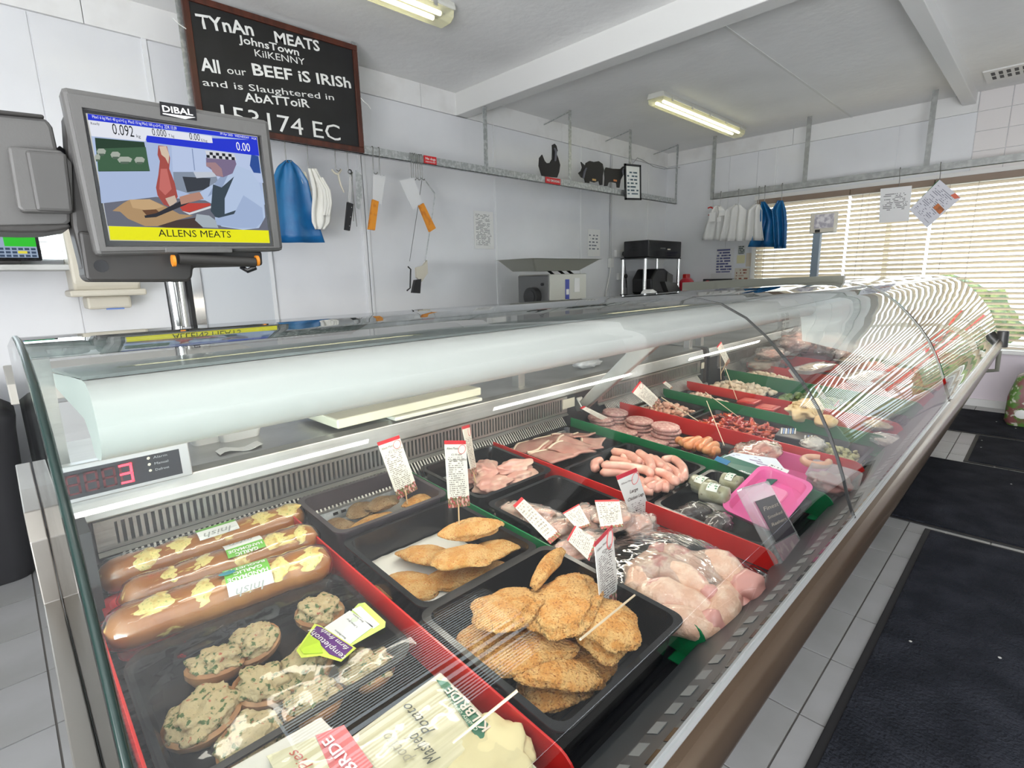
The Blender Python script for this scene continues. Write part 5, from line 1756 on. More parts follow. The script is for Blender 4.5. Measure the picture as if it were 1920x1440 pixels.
MB().grid(lambda u, v: (lambda a, b, c_, d: a.lerp(b, u).lerp(d.lerp(c_, u), v) + Vector((0, 0, .006 * math.sin(PI * u) * math.sin(PI * v) + .0015 * noise.noise(Vector((u * 12, v * 12, 1))))))(*[at_z(*k, .828) - wp.location for k in ((410, 1450), (602, 1342), (700, 1440), (520, 1580))]), 24, 24).build('film_lid', filmc, wp, 'all')
toplabel(wp, 'label', [(592, 1382), (645, 1362), (700, 1440), (630, 1470)], mat('label_pink', (.66, .13, .14), .4), .829, .002)
toplabel(wp, 'label', [(500, 1420), (590, 1384), (630, 1450), (540, 1490)], cardm, .829, .0015)
toptext(wp, 'BRIDE', (672, 1445), (622, 1385), .012, lw, .829, .015, 0, .004)
toptext(wp, 'Pies', (590, 1440), (555, 1410), .012, mat('ink_red', (.5, .08, .04), .5), .829, 0, .3, .004)

# --- column 2: breaded chicken
ta = tray('meat_tray', 'dull plum tray of pale breaded fillets at the back beside the loaves', .415, .69, .925, 1.13, .070, trayp)
tb = tray('meat_tray', 'black tray lined with white paper holding orange breaded fillets', .415, .69, .640, .920, .060, trayb)
tcx = tray('meat_tray', 'black tray piled with large breaded fillets nearest the glass', .394, .696, .338, .632, .070, trayb, ribs=1)
for o, a, b, y0, y1, nm, lab in ((tb, -.115, .10, -.12, .115, 'white', 'white greaseproof paper under the orange breaded fillets'), (ta, -.11, .12, -.07, .07, 'white2', 'white greaseproof paper under the pale breaded fillets')):
    pz = thing('liner_paper', (o.location.x, o.location.y, o.location.z + .004), lab, 'paper', None, (TILT, 0, 0))
    MB().grid(lambda u, v: (a + (b - a) * u, y0 + (y1 - y0) * v, .0015 + .003 * abs(noise.noise(Vector((u * 6, v * 6, 2))))), 16, 16).build('paper', mat('greaseproof', (.72, .71, .66), .6), pz, 'all', solid=.0005)
G2 = 'orange breaded fillets on white paper'
FB = [(762, 1098, .792, .125, .085, .020, -62, 'orange breaded fillet lying alone on the paper at the front left', 0, 0), (800, 1040, .812, .11, .085, .020, -50, 'orange breaded fillet at the left of the pile on paper', -8, 6),
      (848, 1084, .794, .11, .08, .018, -30, 'orange breaded fillet underneath the pile, nearest the red divider', 0, 0), (902, 1068, .805, .10, .075, .018, 0, 'orange breaded fillet low in the pile towards the glass', 0, 0), (926, 1030, .815, .115, .07, .018, -35, 'orange breaded fillet sticking out at the right of the pile', 0, -10),
      (876, 1042, .838, .13, .095, .020, -35, 'large orange breaded fillet on top of the pile under the price card', -6, 0), (884, 992, .846, .12, .05, .018, -25, 'narrow curled orange breaded fillet at the back of the pile', 30, 0)]
for i, (u, v, z, L, W, T_, rz, lab, tx, ty) in enumerate(FB):
    fillet(u, v, z, L, W, T_, rz, breaded2, lab, i + 3, G2, tx, ty)
FA = [(630, 986, .818, .075, .07, .018, 0, breaded3, 'pale round breaded fillet at the left of the plum tray'), (680, 955, .828, .08, .07, .020, 20, breaded3, 'pale breaded fillet in the middle of the plum tray'),
      (720, 942, .842, .09, .06, .020, 10, breaded3, 'pale breaded fillet on top in the plum tray'), (700, 980, .830, .13, .06, .018, 12, breaded2, 'orange breaded fillet in front in the plum tray'), (786, 940, .838, .08, .06, .018, -10, breaded2, 'orange breaded fillet at the right of the plum tray')]
for i, (u, v, z, L, W, T_, rz, m, lab) in enumerate(FA):
    fillet(u, v, z, L, W, T_, rz, m, lab, i + 31, 'pale breaded fillets in the plum tray')
G3 = 'large breaded fillets in the ribbed tray'
FC = [(905, 1205, .800, .13, .09, .020, 15, 'large breaded fillet at the left of the front pile', 0, 0), (1010, 1312, .784, .11, .08, .018, -20, 'breaded fillet at the very bottom of the front pile', 0, 0), (1095, 1235, .790, .12, .09, .018, 20, 'breaded fillet low on the right of the front pile', 0, 0),
      (1105, 1085, .825, .11, .08, .020, 20, 'breaded fillet at the back right of the front pile', 0, 0), (985, 1225, .820, .14, .09, .020, -20, 'breaded fillet in the middle of the front pile', -4, 0), (1035, 1272, .812, .13, .06, .022, -40, 'breaded fillet with a knobbly tip pointing to the glass', 0, 10),
      (1150, 1190, .828, .13, .085, .022, 50, 'breaded fillet under the long pale streak, right of the pile', 0, 0), (950, 1135, .850, .13, .11, .022, 40, 'breaded fillet on top of the front pile at the left', -10, 8), (1055, 1130, .858, .15, .11, .022, 28, 'largest breaded fillet on top of the front pile', -10, -4),
      (1140, 1165, .850, .10, .085, .022, 70, 'breaded fillet on top of the front pile below the grey price card', 0, -8), (1028, 1062, .868, .13, .030, .022, 18, 'breaded fillet standing on edge against the tray back', 0, 0)]
for i, (u, v, z, L, W, T_, rz, lab, tx, ty) in enumerate(FC):
    fillet(u, v, z, L, W, T_, rz, breaded, lab, i + 51, G3, tx, ty, fine=.055, sub=6)

# --- column 3: raw chicken
rawm = mat('raw_chicken', (.64, .33, .27), .30, coat=.25, var=((.72, .50, .40), 22, .42, .62, (.52, .17, .16), 14, .60, .75))
rawp = mat('raw_pork', (.72, .40, .30), .34, coat=.2, var=((.76, .60, .48), 28, .45, .6, (.50, .18, .15), 16, .6, .72))
skinm = mat('chicken_skin', (.66, .40, .28), .30, coat=.4, bump=(120, .5, .006), var=((.78, .58, .44), 26, .42, .58, (.56, .22, .18), 26, .56, .66))
tdk = tray('meat_tray', 'black tray of folded raw chicken fillets at the back', .735, .995, .87, 1.12, .060, trayb, group='black meat trays')


def raw(u, v, z, sx, sy, sz, rz, m, label, seed, group, name='chicken_fillet', cat='raw chicken', amp=.45, fr=1.8, sub=5, tx=0, ty=0):
    p = at_z(u, v, z)
    o = thing(name, (p.x, p.y, z), label, cat, group, (R(tx), R(ty), R(rz)))
    MB().blob(sx, sy, sz, sub, amp, fr, seed, .03, 5).build('meat', m, o, 'all')
    return o


for i, (u, v, z, sx, sy, sz, rz, lab) in enumerate(((880, 898, .825, .05, .035, .018, 30, 'raw chicken fillet at the left of the back tray'), (925, 905, .828, .06, .04, .018, 0, 'raw chicken fillet lying flat at the front of the back tray'),
                                                   (975, 895, .828, .055, .035, .018, -20, 'raw chicken fillet at the right front of the back tray'), (910, 878, .846, .05, .035, .018, 50, 'raw chicken fillet on top at the left of the back tray'), (965, 876, .848, .055, .030, .018, -15, 'folded raw chicken fillet on top at the right of the back tray'))):
    raw(u, v, z, sx, sy, sz, rz, rawm, lab, i + 71, 'raw chicken fillets in the back tray')
te = tray('meat_tray', 'scalloped black tray of bagged chops behind the wrapped legs', .735, .985, .60, .855, .055, trayb, scallop=.0018, group='black meat trays')
bagf = glassy('bag_clear', (.95, .94, .93), .10, 1.45, 1.5, .03, bump=((30, 60, 40), .6), haze=((.85, .80, .78), .14))
cardp = print_mat('bag_card', (.80, .76, .66), (.34, .30, .26), 15, 13, top=((.62, .03, .04), .93), bottom=(('d8cdb4', 'c0304a', '5a7a30', 'd8cdb4'), .08), v0=.15, v1=.9, dens=.5)
cardt = print_mat('price_card', (.80, .77, .68), (.30, .26, .22), 32, 15, top=((.62, .02, .03), .945), bottom=(('e0d8c8', 'b02840', '406020', 'e0a0a0', 'd8b080'), .15, 8), v0=.16, v1=.76, dens=.47)
cardt2 = print_mat('price_card_b', (.72, .71, .68), (.16, .14, .14), 34, 16, top=((.50, .02, .04), .945), bottom=(('e0d8c8', 'b02840', '406020', 'e0a0a0', 'd8b080'), .15, 8), v0=.16, v1=.76, dens=.44)  # greyer copy of the price card, glare put into the paper colour
BG = [(990, 965, .815, .032, .075, .022, 18, 'bagged chop standing at the left of the scalloped tray with a long label', [(955, 935), (975, 925), (1030, 985), (1010, 1005)]),
      (1060, 992, .812, .065, .032, .020, -15, 'bagged chop in the middle of the scalloped tray', None), (1095, 975, .825, .055, .035, .020, 30, 'bagged chop leaning behind the others with a half-hidden label', [(1065, 945), (1095, 940), (1105, 985), (1075, 985)]),
      (1150, 970, .832, .05, .045, .022, -10, 'bagged chop with the square price label in the scalloped tray', None), (1095, 1025, .822, .07, .035, .020, -12, 'bagged chop at the front of the scalloped tray with a red-edged label', None), (1200, 985, .820, .04, .03, .02, 0, 'bagged chop at the right end of the scalloped tray', None)]
for i, (u, v, z, sx, sy, sz, rz, lab, lq) in enumerate(BG):
    o = raw(u, v, z, sx, sy, sz, rz, rawp, lab, i + 91, 'bagged chops in the scalloped tray', 'bagged_chop', 'packed meat', sub=4)
    MB().blob(sx * 1.1, sy * 1.12, sz * 1.2, 4, .35, 2.2, i + 91, .12, 6).build('bag', bagf, o, 'all')


def card(par, px, zs, m, name='label', t=.0008):
    """stiff printed card given by four picture points (bl, br, tr, tl), each at its own height"""
    q = [at_z(u, v, z) for (u, v), z in zip(px, zs)]
    if par is not None:
        mi_ = mbasis(par).inverted()
        q = [mi_ @ p for p in q]
    return MB().quad(*q).build(name, m, par, solid=t)


bo = [o for o in bpy.data.objects if o.name.startswith('bagged_chop')]
card(bo[0], [(1032, 1020), (1052, 1003), (978, 932), (962, 948)], (.838, .838, .850, .850), cardp)
card(bo[2], [(1083, 993), (1108, 985), (1085, 945), (1055, 962)], (.846, .846, .856, .856), cardp)
card(bo[3], [(1127, 992), (1169, 987), (1161, 937), (1115, 938)], (.856, .856, .864, .864), cardp)
card(bo[4], [(1105, 1052), (1120, 1012), (1078, 985), (1063, 1012)], (.842, .842, .848, .848), cardp)
toptext(bo[3], '4 for €7.20', (1127, 974), (1163, 960), .006, ink, .864, .0, 0, .002)

tf = tray('meat_tray', 'wide black tray of cling-filmed chicken legs nearest the glass', .708, .985, .283, .592, .034, trayb, r=.03, group='black meat trays')


def leg(pts, rad, label, seed):
    P = [at_z(*p) for p in pts]
    c = sum(P, Vector()) / len(P)
    o = thing('chicken_drumstick', tuple(c), label, 'raw chicken', 'wrapped raw chicken legs')
    # smooth the path
    out = []; rr = []
    n = len(P)
    for i in range(4 * (n - 1) + 1):
        t = i / 4
        k = min(int(t), n - 2)
        f = t - k
        a, b = P[k], P[k + 1]
        m0 = (P[k + 1] - P[max(k - 1, 0)]) * .5
        m1 = (P[min(k + 2, n - 1)] - P[k]) * .5
        f2, f3 = f * f, f * f * f
        out.append(a * (2 * f3 - 3 * f2 + 1) + m0 * (f3 - 2 * f2 + f) + b * (3 * f2 - 2 * f3) + m1 * (f3 - f2) - c)
        rr.append(rad[k] + (rad[k + 1] - rad[k]) * (3 * f2 - 2 * f3))
    MB().sweep(out, rr, 20, .82, .010, 24, seed).build('meat', skinm, o, 'all')
    e = out[-1]
    MB().at(e.x, e.y, e.z).blob(rr[-1] * 1.3, rr[-1] * 1.2, rr[-1] * 1.1, 3, .3, 2, seed).build('joint', mat('bone_end', (.62, .30, .26), .3, coat=.3), o, 'all')
    return o


LG = [([(1238, 1150, .800), (1278, 1168, .802), (1322, 1174, .80), (1362, 1164, .80)], [.018, .028, .025, .012], 'chicken leg lying lowest at the front edge of the wrapped tray'),
      ([(1200, 1110, .802), (1250, 1120, .805), (1310, 1140, .805), (1350, 1160, .805)], [.026, .038, .030, .014], 'chicken leg in the middle left of the wrapped tray'),
      ([(1372, 1100, .808), (1358, 1135, .808), (1336, 1166, .805)], [.026, .030, .018], 'chicken thigh at the right of the wrapped tray'),
      ([(1190, 1075, .82), (1240, 1062, .824), (1300, 1090, .828), (1330, 1112, .826)], [.018, .030, .024, .012], 'curled chicken drumstick on top with its pink joint in the middle'),
      ([(1240, 1030, .812), (1290, 1050, .818), (1350, 1070, .822), (1400, 1100, .818)], [.014, .026, .036, .026], 'chicken leg lying across the top back of the wrapped tray'),
      ([(1185, 1110, .805), (1200, 1075, .81), (1235, 1035, .812)], [.020, .030, .016], 'chicken leg curving up the left side of the wrapped tray'),
      ([(1392, 1082, .80), (1405, 1105, .80), (1390, 1132, .80)], [.018, .022, .015], 'chicken piece in the right corner of the wrapped tray')]
for i, (p, r, lab) in enumerate(LG):
    leg(p, r, lab, i + 5)
lid(tf, .274, .305, .037, glassy('tight_wrap', (.98, .98, .98), .10, 1.45, 2.4, .10, bump=((60, 14, 20), 1.0)), .062, 7, .0035, 'cling_film', .026)

# --- column 4: bacon, sausages, puddings
tg = tray('meat_tray', 'black tray of sliced bacon with pale fat edges at the back', 1.03, 1.355, .885, 1.125, .040, trayb, group='black meat trays')
baconm = mat('bacon', (.47, .22, .175), .38, coat=.15, var=((.56, .32, .26), 26, .4, .62))
fatm = mat('bacon_fat', (.78, .65, .50), .4)
BC = [(1000, 838, 20), (1040, 822, 10), (1080, 815, -5), (1115, 832, 30), (1030, 848, 5), (1070, 838, 15), (1100, 850, 0), (1065, 860, -10)]
for i, (u, v, rz) in enumerate(BC):
    z = .842 + .003 * (i // 3)
    p = at_z(u, v, z)
    o = thing('bacon_rasher', (max(1.09, min(1.30, p.x)), max(.94, min(1.06, p.y)), z), ['bacon rasher at the left end of the bacon tray', 'bacon rasher folded over at the back left of the bacon tray', 'bacon rasher at the back middle of the bacon tray', 'bacon rasher with a looped fat edge at the right of the tray',
              'bacon rasher at the front left of the bacon tray', 'bacon rasher in the centre of the bacon tray', 'bacon rasher at the front right of the bacon tray', 'lowest bacon rasher hanging over the tray front'][i], 'bacon', 'bacon rashers', (R(random.uniform(-8, 8)), R(random.uniform(-6, 6)), R(rz)))

    def fn(u_, v_, i=i):
        a = (u_ - .5) * .12
        b = (v_ - .5) * .085 * (1 + .25 * math.sin(u_ * 3 + i))
        return Vector((a, b, .005 * math.sin(u_ * 4 + i) + .004 * math.sin(v_ * 3 + i) + .003 * noise.noise(Vector((a * 30, b * 30, i)))))
    MB().grid(fn, 14, 10).build('slice', baconm, o, 'all', solid=.005)
    MB().sweep([fn(k / 10, 1.0) + Vector((0, 0, .001)) for k in range(11)], .0045, 6).build('fat_edge', fatm, o, 'all')
th = tray('meat_tray', 'black tray heaped with pink pork sausages', 1.03, 1.355, .615, .878, .048, trayb, group='black meat trays')
sausm = mat('pork_sausage', (.70, .335, .255), .30, coat=.35, var=((.78, .46, .35), 30, .45, .65))


def c3(x, y):
    return 1000 + x / 4.8, 680 + y / 4.8


def spline(P, k=5):
    out = []
    n = len(P)
    for i in range(k * (n - 1) + 1):
        t = i / k
        j = min(int(t), n - 2)
        f = t - j
        m0 = (P[j + 1] - P[max(j - 1, 0)]) * .5
        m1 = (P[min(j + 2, n - 1)] - P[j]) * .5
        f2, f3 = f * f, f * f * f
        out.append(P[j] * (2 * f3 - 3 * f2 + 1) + m0 * (f3 - 2 * f2 + f) + P[j + 1] * (3 * f2 - 2 * f3) + m1 * (f3 - f2))
    return out


def sausage(pts, r, m, label, group, name='sausage', cat='sausage', seed=0):
    P = spline(pts)
    c = sum(P, Vector()) / len(P)
    o = thing(name, tuple(c), label, cat, group)
    n = len(P)
    rad = []
    for i in range(n):
        e = min(i, n - 1 - i) / (n - 1)
        rad.append(r * (math.sqrt(max(0.0, 1 - (max(0, .12 - e) / .125) ** 2)) * .95 + .05))
    MB().sweep([p - c for p in P], rad, 12, .95, .0012, 50, seed).build('casing', m, o, 'all')
    return o


SS = [([(690, 870), (800, 890), (905, 925)], .838, 'back left, half buried'), ([(560, 965), (555, 905), (620, 880)], .835, 'curling up at the left corner'), ([(600, 990), (800, 985), (950, 1030)], .840, 'front left, lowest'),
      ([(1180, 925), (1280, 985), (1330, 1065)], .838, 'inner curve at the right side'), ([(1160, 880), (1260, 870), (1345, 950), (1350, 1045)], .842, 'outer curve at the right side'), ([(1010, 1090), (1080, 1050), (1150, 1095)], .838, 'front centre, short'),
      ([(1095, 1145), (1180, 1085), (1245, 1115)], .836, 'front right corner, short'), ([(1040, 1135), (1100, 1085)], .840, 'front centre, stubby'), ([(1180, 1045), (1245, 1095)], .838, 'front right, stubby'),
      ([(700, 795), (860, 830), (965, 905)], .854, 'long one across the back left'), ([(935, 805), (1040, 880), (1065, 970)], .858, 'hanging over the middle of the heap'), ([(1035, 845), (1120, 905), (1150, 945)], .852, 'behind the middle of the heap'),
      ([(610, 925), (800, 930), (1000, 965), (1060, 1005)], .856, 'longest one along the front of the heap'), ([(1090, 980), (1190, 1005), (1300, 1085)], .852, 'right of centre, pointing to the glass')]
SS += [([(640, 905), (780, 960), (900, 1000)], .834, 'bottom layer at the left'), ([(850, 1040), (960, 1060), (1010, 1110)], .832, 'bottom layer at the front left'), ([(960, 1120), (1020, 1150), (1080, 1155)], .832, 'bottom layer, front edge'),
       ([(1080, 860), (1170, 930), (1220, 1000)], .846, 'between the middle and the right curve'), ([(780, 850), (900, 870), (1000, 930)], .846, 'under the long one at the back left'), ([(1150, 1120), (1230, 1130)], .834, 'bottom layer at the right corner')]
for i, (p, z, lab) in enumerate(SS):
    sausage([at_z(*c3(*q), z) for q in p], .0125, sausm, 'pink pork sausage in the heap: ' + lab, 'pink pork sausages', seed=i)
ti = tray('meat_tray', 'black tray of white and herb puddings with dark packs near the glass', 1.035, 1.35, .345, .605, .048, trayb, group='black meat trays')
pudm = mat('pudding', (.30, .29, .17), .4, coat=.5, var=((.42, .42, .30), 30, .45, .6, (.16, .14, .08), 90, .6, .7))
for i, (a, b, z, lab) in enumerate((((1425, 1075), (1640, 1150), .815, 'grey-green pudding roll at the left of the pudding tray'), ((1500, 1150), (1770, 1215), .828, 'grey-green pudding roll lying in front with a white label'), ((1700, 1060), (1880, 1110), .822, 'grey-green pudding roll at the back right of the pudding tray'))):
    A, B2 = at_z(*c3(*a), z), at_z(*c3(*b), z)
    o = sausage([A, (A + B2) / 2 + Vector((0, .004, .0)), B2], .024, pudm, lab, 'grey-green pudding rolls', 'pudding_roll', 'pudding', i)
    L = (B2 - A).length
    d = (B2 - A).normalized()
    q = MB()
    s_ = Vector((-d.y, d.x, 0))
    q.grid(lambda u, v: d * ((u - .5) * L * .36) + s_ * (.0252 * math.sin(-1.0 + 1.5 * v)) + Vector((0, 0, .0252 * math.cos(-1.0 + 1.5 * v) * .95 + .001)), 4, 8)
    q.build('label', print_mat('pud_label', (.74, .76, .70), (.04, .22, .08), 5, 3, v0=.1, v1=.9, dens=.5), o, 'all')
for i, (u, v, rz, lab) in enumerate(((1255, 920, 20, 'small dark film-wrapped pack at the left of the pudding tray'), (1300, 965, -20, 'dark film-wrapped pack tied with string near the puddings'), (1345, 985, 10, 'dark pack nearest the glass in the pudding tray'))):
    p = at_z(u, v, .80)
    o = thing('black_pudding_pack', (p.x, p.y, .80), lab, 'packed meat', 'dark film-wrapped packs', (0, 0, R(rz)))
    MB().blob(.05, .028, .022, 3, .15, 2, i, sq=.8).build('pudding', mat('black_pudding', (.03, .018, .016), .35, coat=.6), o, 'all')
    MB().blob(.056, .031, .025, 4, .25, 3, i + 4, .1, 8).build('wrapper', film, o, 'all')
    MB().sweep([(.0, -.028, .008), (0, 0, .026), (.01, .028, .008)], .0012, 5).build('string', white, o)
sp_ = thing('leaning_pack', tuple(at_y(1445, 990, .33)), 'tall clear pack with a dark purple label leaning at the glass', 'packed meat')
C4 = [at_y(1463, 1072, .298), at_y(1508, 1042, .298), at_y(1432, 904, .40), at_y(1383, 918, .40)]
C4 = [p - sp_.location for p in C4]
nn = (C4[1] - C4[0]).cross(C4[3] - C4[0]).normalized()
MB().loft([[p + nn * .012 for p in C4], [p - nn * .006 for p in C4]]).build('case', clearp, sp_, bevel=.004)


def bil(u, v, off=0):
    return C4[0].lerp(C4[1], u).lerp(C4[3].lerp(C4[2], u), v) + nn * off


MB().add([bil(.12, .30, .014), bil(.88, .30, .014), bil(.88, .80, .014), bil(.12, .80, .014)], [(0, 1, 2, 3)]).build('label', mat('label_dark', (.018, .012, .022), .3), sp_, solid=.001)
MB().add([bil(.1, .05, .010), bil(.9, .05, .010), bil(.9, .28, .010), bil(.1, .28, .010)], [(0, 1, 2, 3)]).build('meat', mat('dark_meat', (.30, .10, .14), .3, coat=.5, var=((.5, .3, .3), 40, .5, .6)), sp_, solid=.004)
for s, v, h in (('Finest', .66, .008), ('Smoked', .56, .006), ('Rashers', .47, .006)):
    P, Q = bil(.2, v, .0155), bil(.8, v, .0155)
    text(s, P, Q - P, nn, (Q - P).length, h, mat('gold_ink', (.5, .42, .34), .5), sp_, 0, .2)
# --- column 5: burgers, orange sausages, pink trays
burgm = mat('burger', (.56, .29, .255), .5, var=((.72, .50, .44), 120, .50, .58, (.44, .15, .14), 60, .60, .66), bump=(200, .4, .004))
rimb = mat('burger_rim', (.38, .12, .11), .5)


def stack(x, y, n, lab, base=0, dx=.004):
    for k in range(n):
        z = base + .010 + .0135 * k
        pos = ('lowest', 'second', 'third', 'fourth', 'fifth')[k] if k < n - 1 else 'topmost'
        if n == 1:
            pos = 'single'
        o = thing('raw_burger', (x + dx * (k % 2) - .003 * k, y + .003 * ((k * 7) % 3 - 1), DZ(y) + z), pos + ' round raw burger ' + lab, 'burger', 'round raw burgers', (TILT, R((k % 2) * 2), 0))
        r = .047
        MB().loft([[(rr * math.cos(a * PI / 14), rr * math.sin(a * PI / 14), zz) for a in range(28)] for rr, zz in ((r * .9, -.006), (r, -.004), (r * 1.01, .001), (r * .985, .0045), (r * .9, .0062))]).build('patty', burgm, o, 'all')


def xy(u, v, z):
    p = at_z(u, v, z)
    return p.x, p.y


bt5 = tray('meat_tray', 'flat black tray under the round raw burgers', 1.395, 1.66, .74, 1.12, .012, trayb, group='black meat trays')
for cx, cy, z, n, lab in ((740, 425, .858, 4, 'in the stack at the back of the burger tray'), (960, 495, .852, 4, 'in the middle stack of burgers'), (1205, 560, .852, 5, 'in the tallest stack, nearest the glass'),
                          (815, 570, .835, 2, 'in the low pile against the green divider'), (1090, 660, .825, 2, 'in the front pile beside the green divider'), (620, 485, .842, 3, 'in the pile at the back corner by the green divider')):
    u, v = c3(cx, cy)
    x, y = xy(u, v, z)
    x = max(1.45, min(1.62, x))
    stack(x, y, n, lab)
orsm = mat('orange_sausage', (.70, .25, .09), .35, coat=.3, var=((.78, .38, .17), 30, .45, .6))
ot = tray('meat_tray', 'small black tray of orange sausages in front of the burgers', 1.40, 1.66, .60, .735, .02, trayb, group='black meat trays')
for i, (a, b) in enumerate((((1300, 700), (1400, 740)), ((1330, 730), (1450, 700)), ((1380, 760), (1500, 690)), ((1430, 770), (1540, 710)), ((1500, 780), (1590, 690)), ((1550, 800), (1650, 740)), ((1590, 820), (1660, 790)))):
    z = .825 + .004 * (i % 3)
    A, B2 = at_z(*c3(*a), z), at_z(*c3(*b), z)
    if (B2 - A).length > .11:
        B2 = A + (B2 - A) * .11 / (B2 - A).length
    sausage([A, (A + B2) / 2 + Vector((0, .003, .003)), B2], .014, orsm, ('orange sausage, %s from the left in the short row before the pink pack' % ('first', 'second', 'third', 'fourth', 'fifth', 'sixth', 'last')[i]), 'orange sausages in a row', seed=i)
pinkm = mat('pink_tray', (.80, .13, .36), .28, coat=.2)
pinkl = mat('pink_tray_light', (.84, .27, .45), .3)
packmeat = mat('pack_meat', (.55, .22, .17), .35, coat=.3, var=((.74, .52, .40), 22, .45, .6, (.40, .12, .08), 40, .58, .66))
pt = tray('pink_tray', 'bright pink tray of wrapped meat behind the sleeved pack', 1.40, 1.655, .385, .598, .045, pinkm, r=.03, group='bright pink trays')
o = raw(1420, 850, .83, .10, .055, .026, 0, packmeat, 'long wrapped roast lying on the pink tray', 201, None, 'meat_roast', 'packed meat')
MB().blob(.105, .060, .029, 4, .35, 2.2, 201, .08, 8).build('film', film, o, 'all')
o2 = thing('sleeved_pack', tuple(at_z(1385, 865, .845)), 'tilted meat pack with a white, green and blue sleeve on the pink tray', 'packed meat')


def pk4(par, name, px, zs, m, t=.0015):
    return card(par, px, zs, m, name, t)


def p2c(x, y):
    return 1280 + x / 4, 660 + y / 4


pk4(o2, 'green_sleeve', [p2c(240, 810), p2c(660, 1000), p2c(760, 920), p2c(320, 770)], (.832, .832, .848, .848), mat('sleeve_green', (.01, .12, .08), .4), .002)
pk4(o2, 'white_sleeve', [p2c(300, 790), p2c(790, 910), p2c(700, 800), p2c(380, 755)], (.842, .842, .858, .858), print_mat('sleeve_print', (.74, .77, .82), (.30, .22, .38), 6, 4, v0=.1, v1=.9, dens=.55), .002)
pk4(o2, 'blue_corner', [p2c(236, 812), p2c(330, 850), p2c(360, 820), p2c(260, 780)], (.835, .835, .846, .846), mat('sleeve_blue', (.02, .18, .38), .4), .002)
pk4(o2, 'price_label', [p2c(600, 880), p2c(760, 935), p2c(800, 890), p2c(660, 835)], (.850, .850, .858, .858), print_mat('pl_', (.80, .80, .80), (.1, .1, .1), 4, 4, v0=.1, v1=.9, dens=.5), .001)
P, Q = at_z(*p2c(415, 895), .842), at_z(*p2c(510, 925), .842)
text('Meat', P - o2.location + Vector((0, 0, .002)), Q - P, (0, -.5, 1), (Q - P).length, .012, lw, o2, .02, .2)
pt2 = thing('pink_tray', tuple(at_z(1440, 930, .83)), 'bright pink reflection shaped as a tray over the green divider near the glass', 'tray', 'bright pink trays')  # tipped tray put in for pink reflected over the divider
pt2.rotation_euler = (R(9), R(-14), R(-4))
MB().loft([[(a, b, z) for a, b in rrect(.20 * k + e, .115 * k + e, .025)] for z, k, e in ((-.022, .9, 0), (.0, 1, 0), (0, 1, .016), (.002, 1, .016), (.002, 1, -.004), (-.020, .88, 0))]).build('tray', pinkm, pt2, True)
MB().at(.02, 0, -.019).loft([[(a, b, z) for a, b in rrect(.09 - k, .05 - k, .01)] for z, k in ((0, 0), (.004, .004))]).build('raised_panel', pinkl, pt2, True)
fp = thing('meat_pack', tuple(at_z(1560, 905, .81)), 'clear pack of dark pink meat nearest the glass, by the pink trays', 'packed meat')
fp.rotation_euler = (R(8), 0, R(8))
dm = mat('dark_pink_meat', (.46, .17, .15), .3, coat=.4, var=((.66, .42, .36), 30, .5, .62))
MB().blob(.055, .05, .020, 4, .4, 2.5, 12, .05, 6).build('meat', dm, fp, 'all')
MB().loft([[(a, b, z) for a, b in rrect(.14 * k, .11 * k, .015)] for z, k in ((-.025, .9), (.02, 1), (.024, 1.06), (.026, 1.06))]).build('clear_case', clearp, fp, True)
cp = thing('cured_ring', tuple(at_z(1530, 865, .835)), 'ring of pinkish cured sausage above the clear meat pack', 'sausage')
MB().sweep([(.035 * math.cos(a * PI / 9), .030 * math.sin(a * PI / 9), 0) for a in range(16)], .010, 10, 1, .001, 40).build('ring', mat('cured', (.68, .36, .22), .4, coat=.3), cp, 'all')

# --- column 6
def heap(name, label, x0, x1, y0, y1, h, n, size, m, cat, seed, flatk=.6, kinds=1):
    """many small lumps nobody could count"""
    random.seed(seed)
    b = MB()
    cx, cy = (x0 + x1) / 2, (y0 + y1) / 2
    for i in range(n):
        a, c = random.uniform(-1, 1), random.uniform(-1, 1)
        hh = h * (1 - max(abs(a), abs(c)) ** 2.5) * random.uniform(.35, 1)
        b.at(a * (x1 - x0) / 2, c * (y1 - y0) / 2, .006 + hh, random.uniform(0, 6), random.uniform(-.6, .6), random.uniform(-.6, .6))
        s = size * random.uniform(.7, 1.3)
        b.blob(s * (1 if kinds == 1 else 1.9), s * .8, s * flatk, 2, .5, 2, i)
    b.at(0, 0, 0).blob((x1 - x0) / 2 * .95, (y1 - y0) / 2 * .95, h * .55, 2, .2, 2, 1)
    o = b.build(name, m, None, 'all')
    o.location = (cx, cy, DZ(cy) + .004)
    o.rotation_euler = (TILT, 0, 0)
    return tag(o, label, cat, None, 'stuff')


tray('meat_tray', 'black tray of diced chicken at the back behind the burgers', 1.70, 1.97, .90, 1.12, .035, trayb, group='black meat trays')
heap('diced_chicken', 'heap of pale orange diced chicken at the back behind the burgers', 1.72, 1.95, .92, 1.10, .035, 110, .013, mat('diced', (.68, .36, .25), .35, coat=.2, var=((.76, .50, .38), 25, .45, .6)), 'diced chicken', 1)
tray('meat_tray', 'black tray under the glossy red marinated meat', 1.70, 1.97, .58, .88, .035, trayb, group='black meat trays')
marm = mat('marinated_red', (.38, .018, .010), .18, coat=.8, var=((.60, .09, .02), 26, .46, .60, (.10, .006, .006), 18, .58, .66))
heap('marinated_strips', 'glossy red marinated meat strips heaped between red and green dividers', 1.715, 1.955, .60, .87, .045, 230, .011, marm, 'marinated meat', 2, .55, 2)
bpk = thing('black_blue_pack', tuple(at_z(1490, 815, .81)), 'black printed packet with blue and white stripes beside the marinated meat', 'packet')
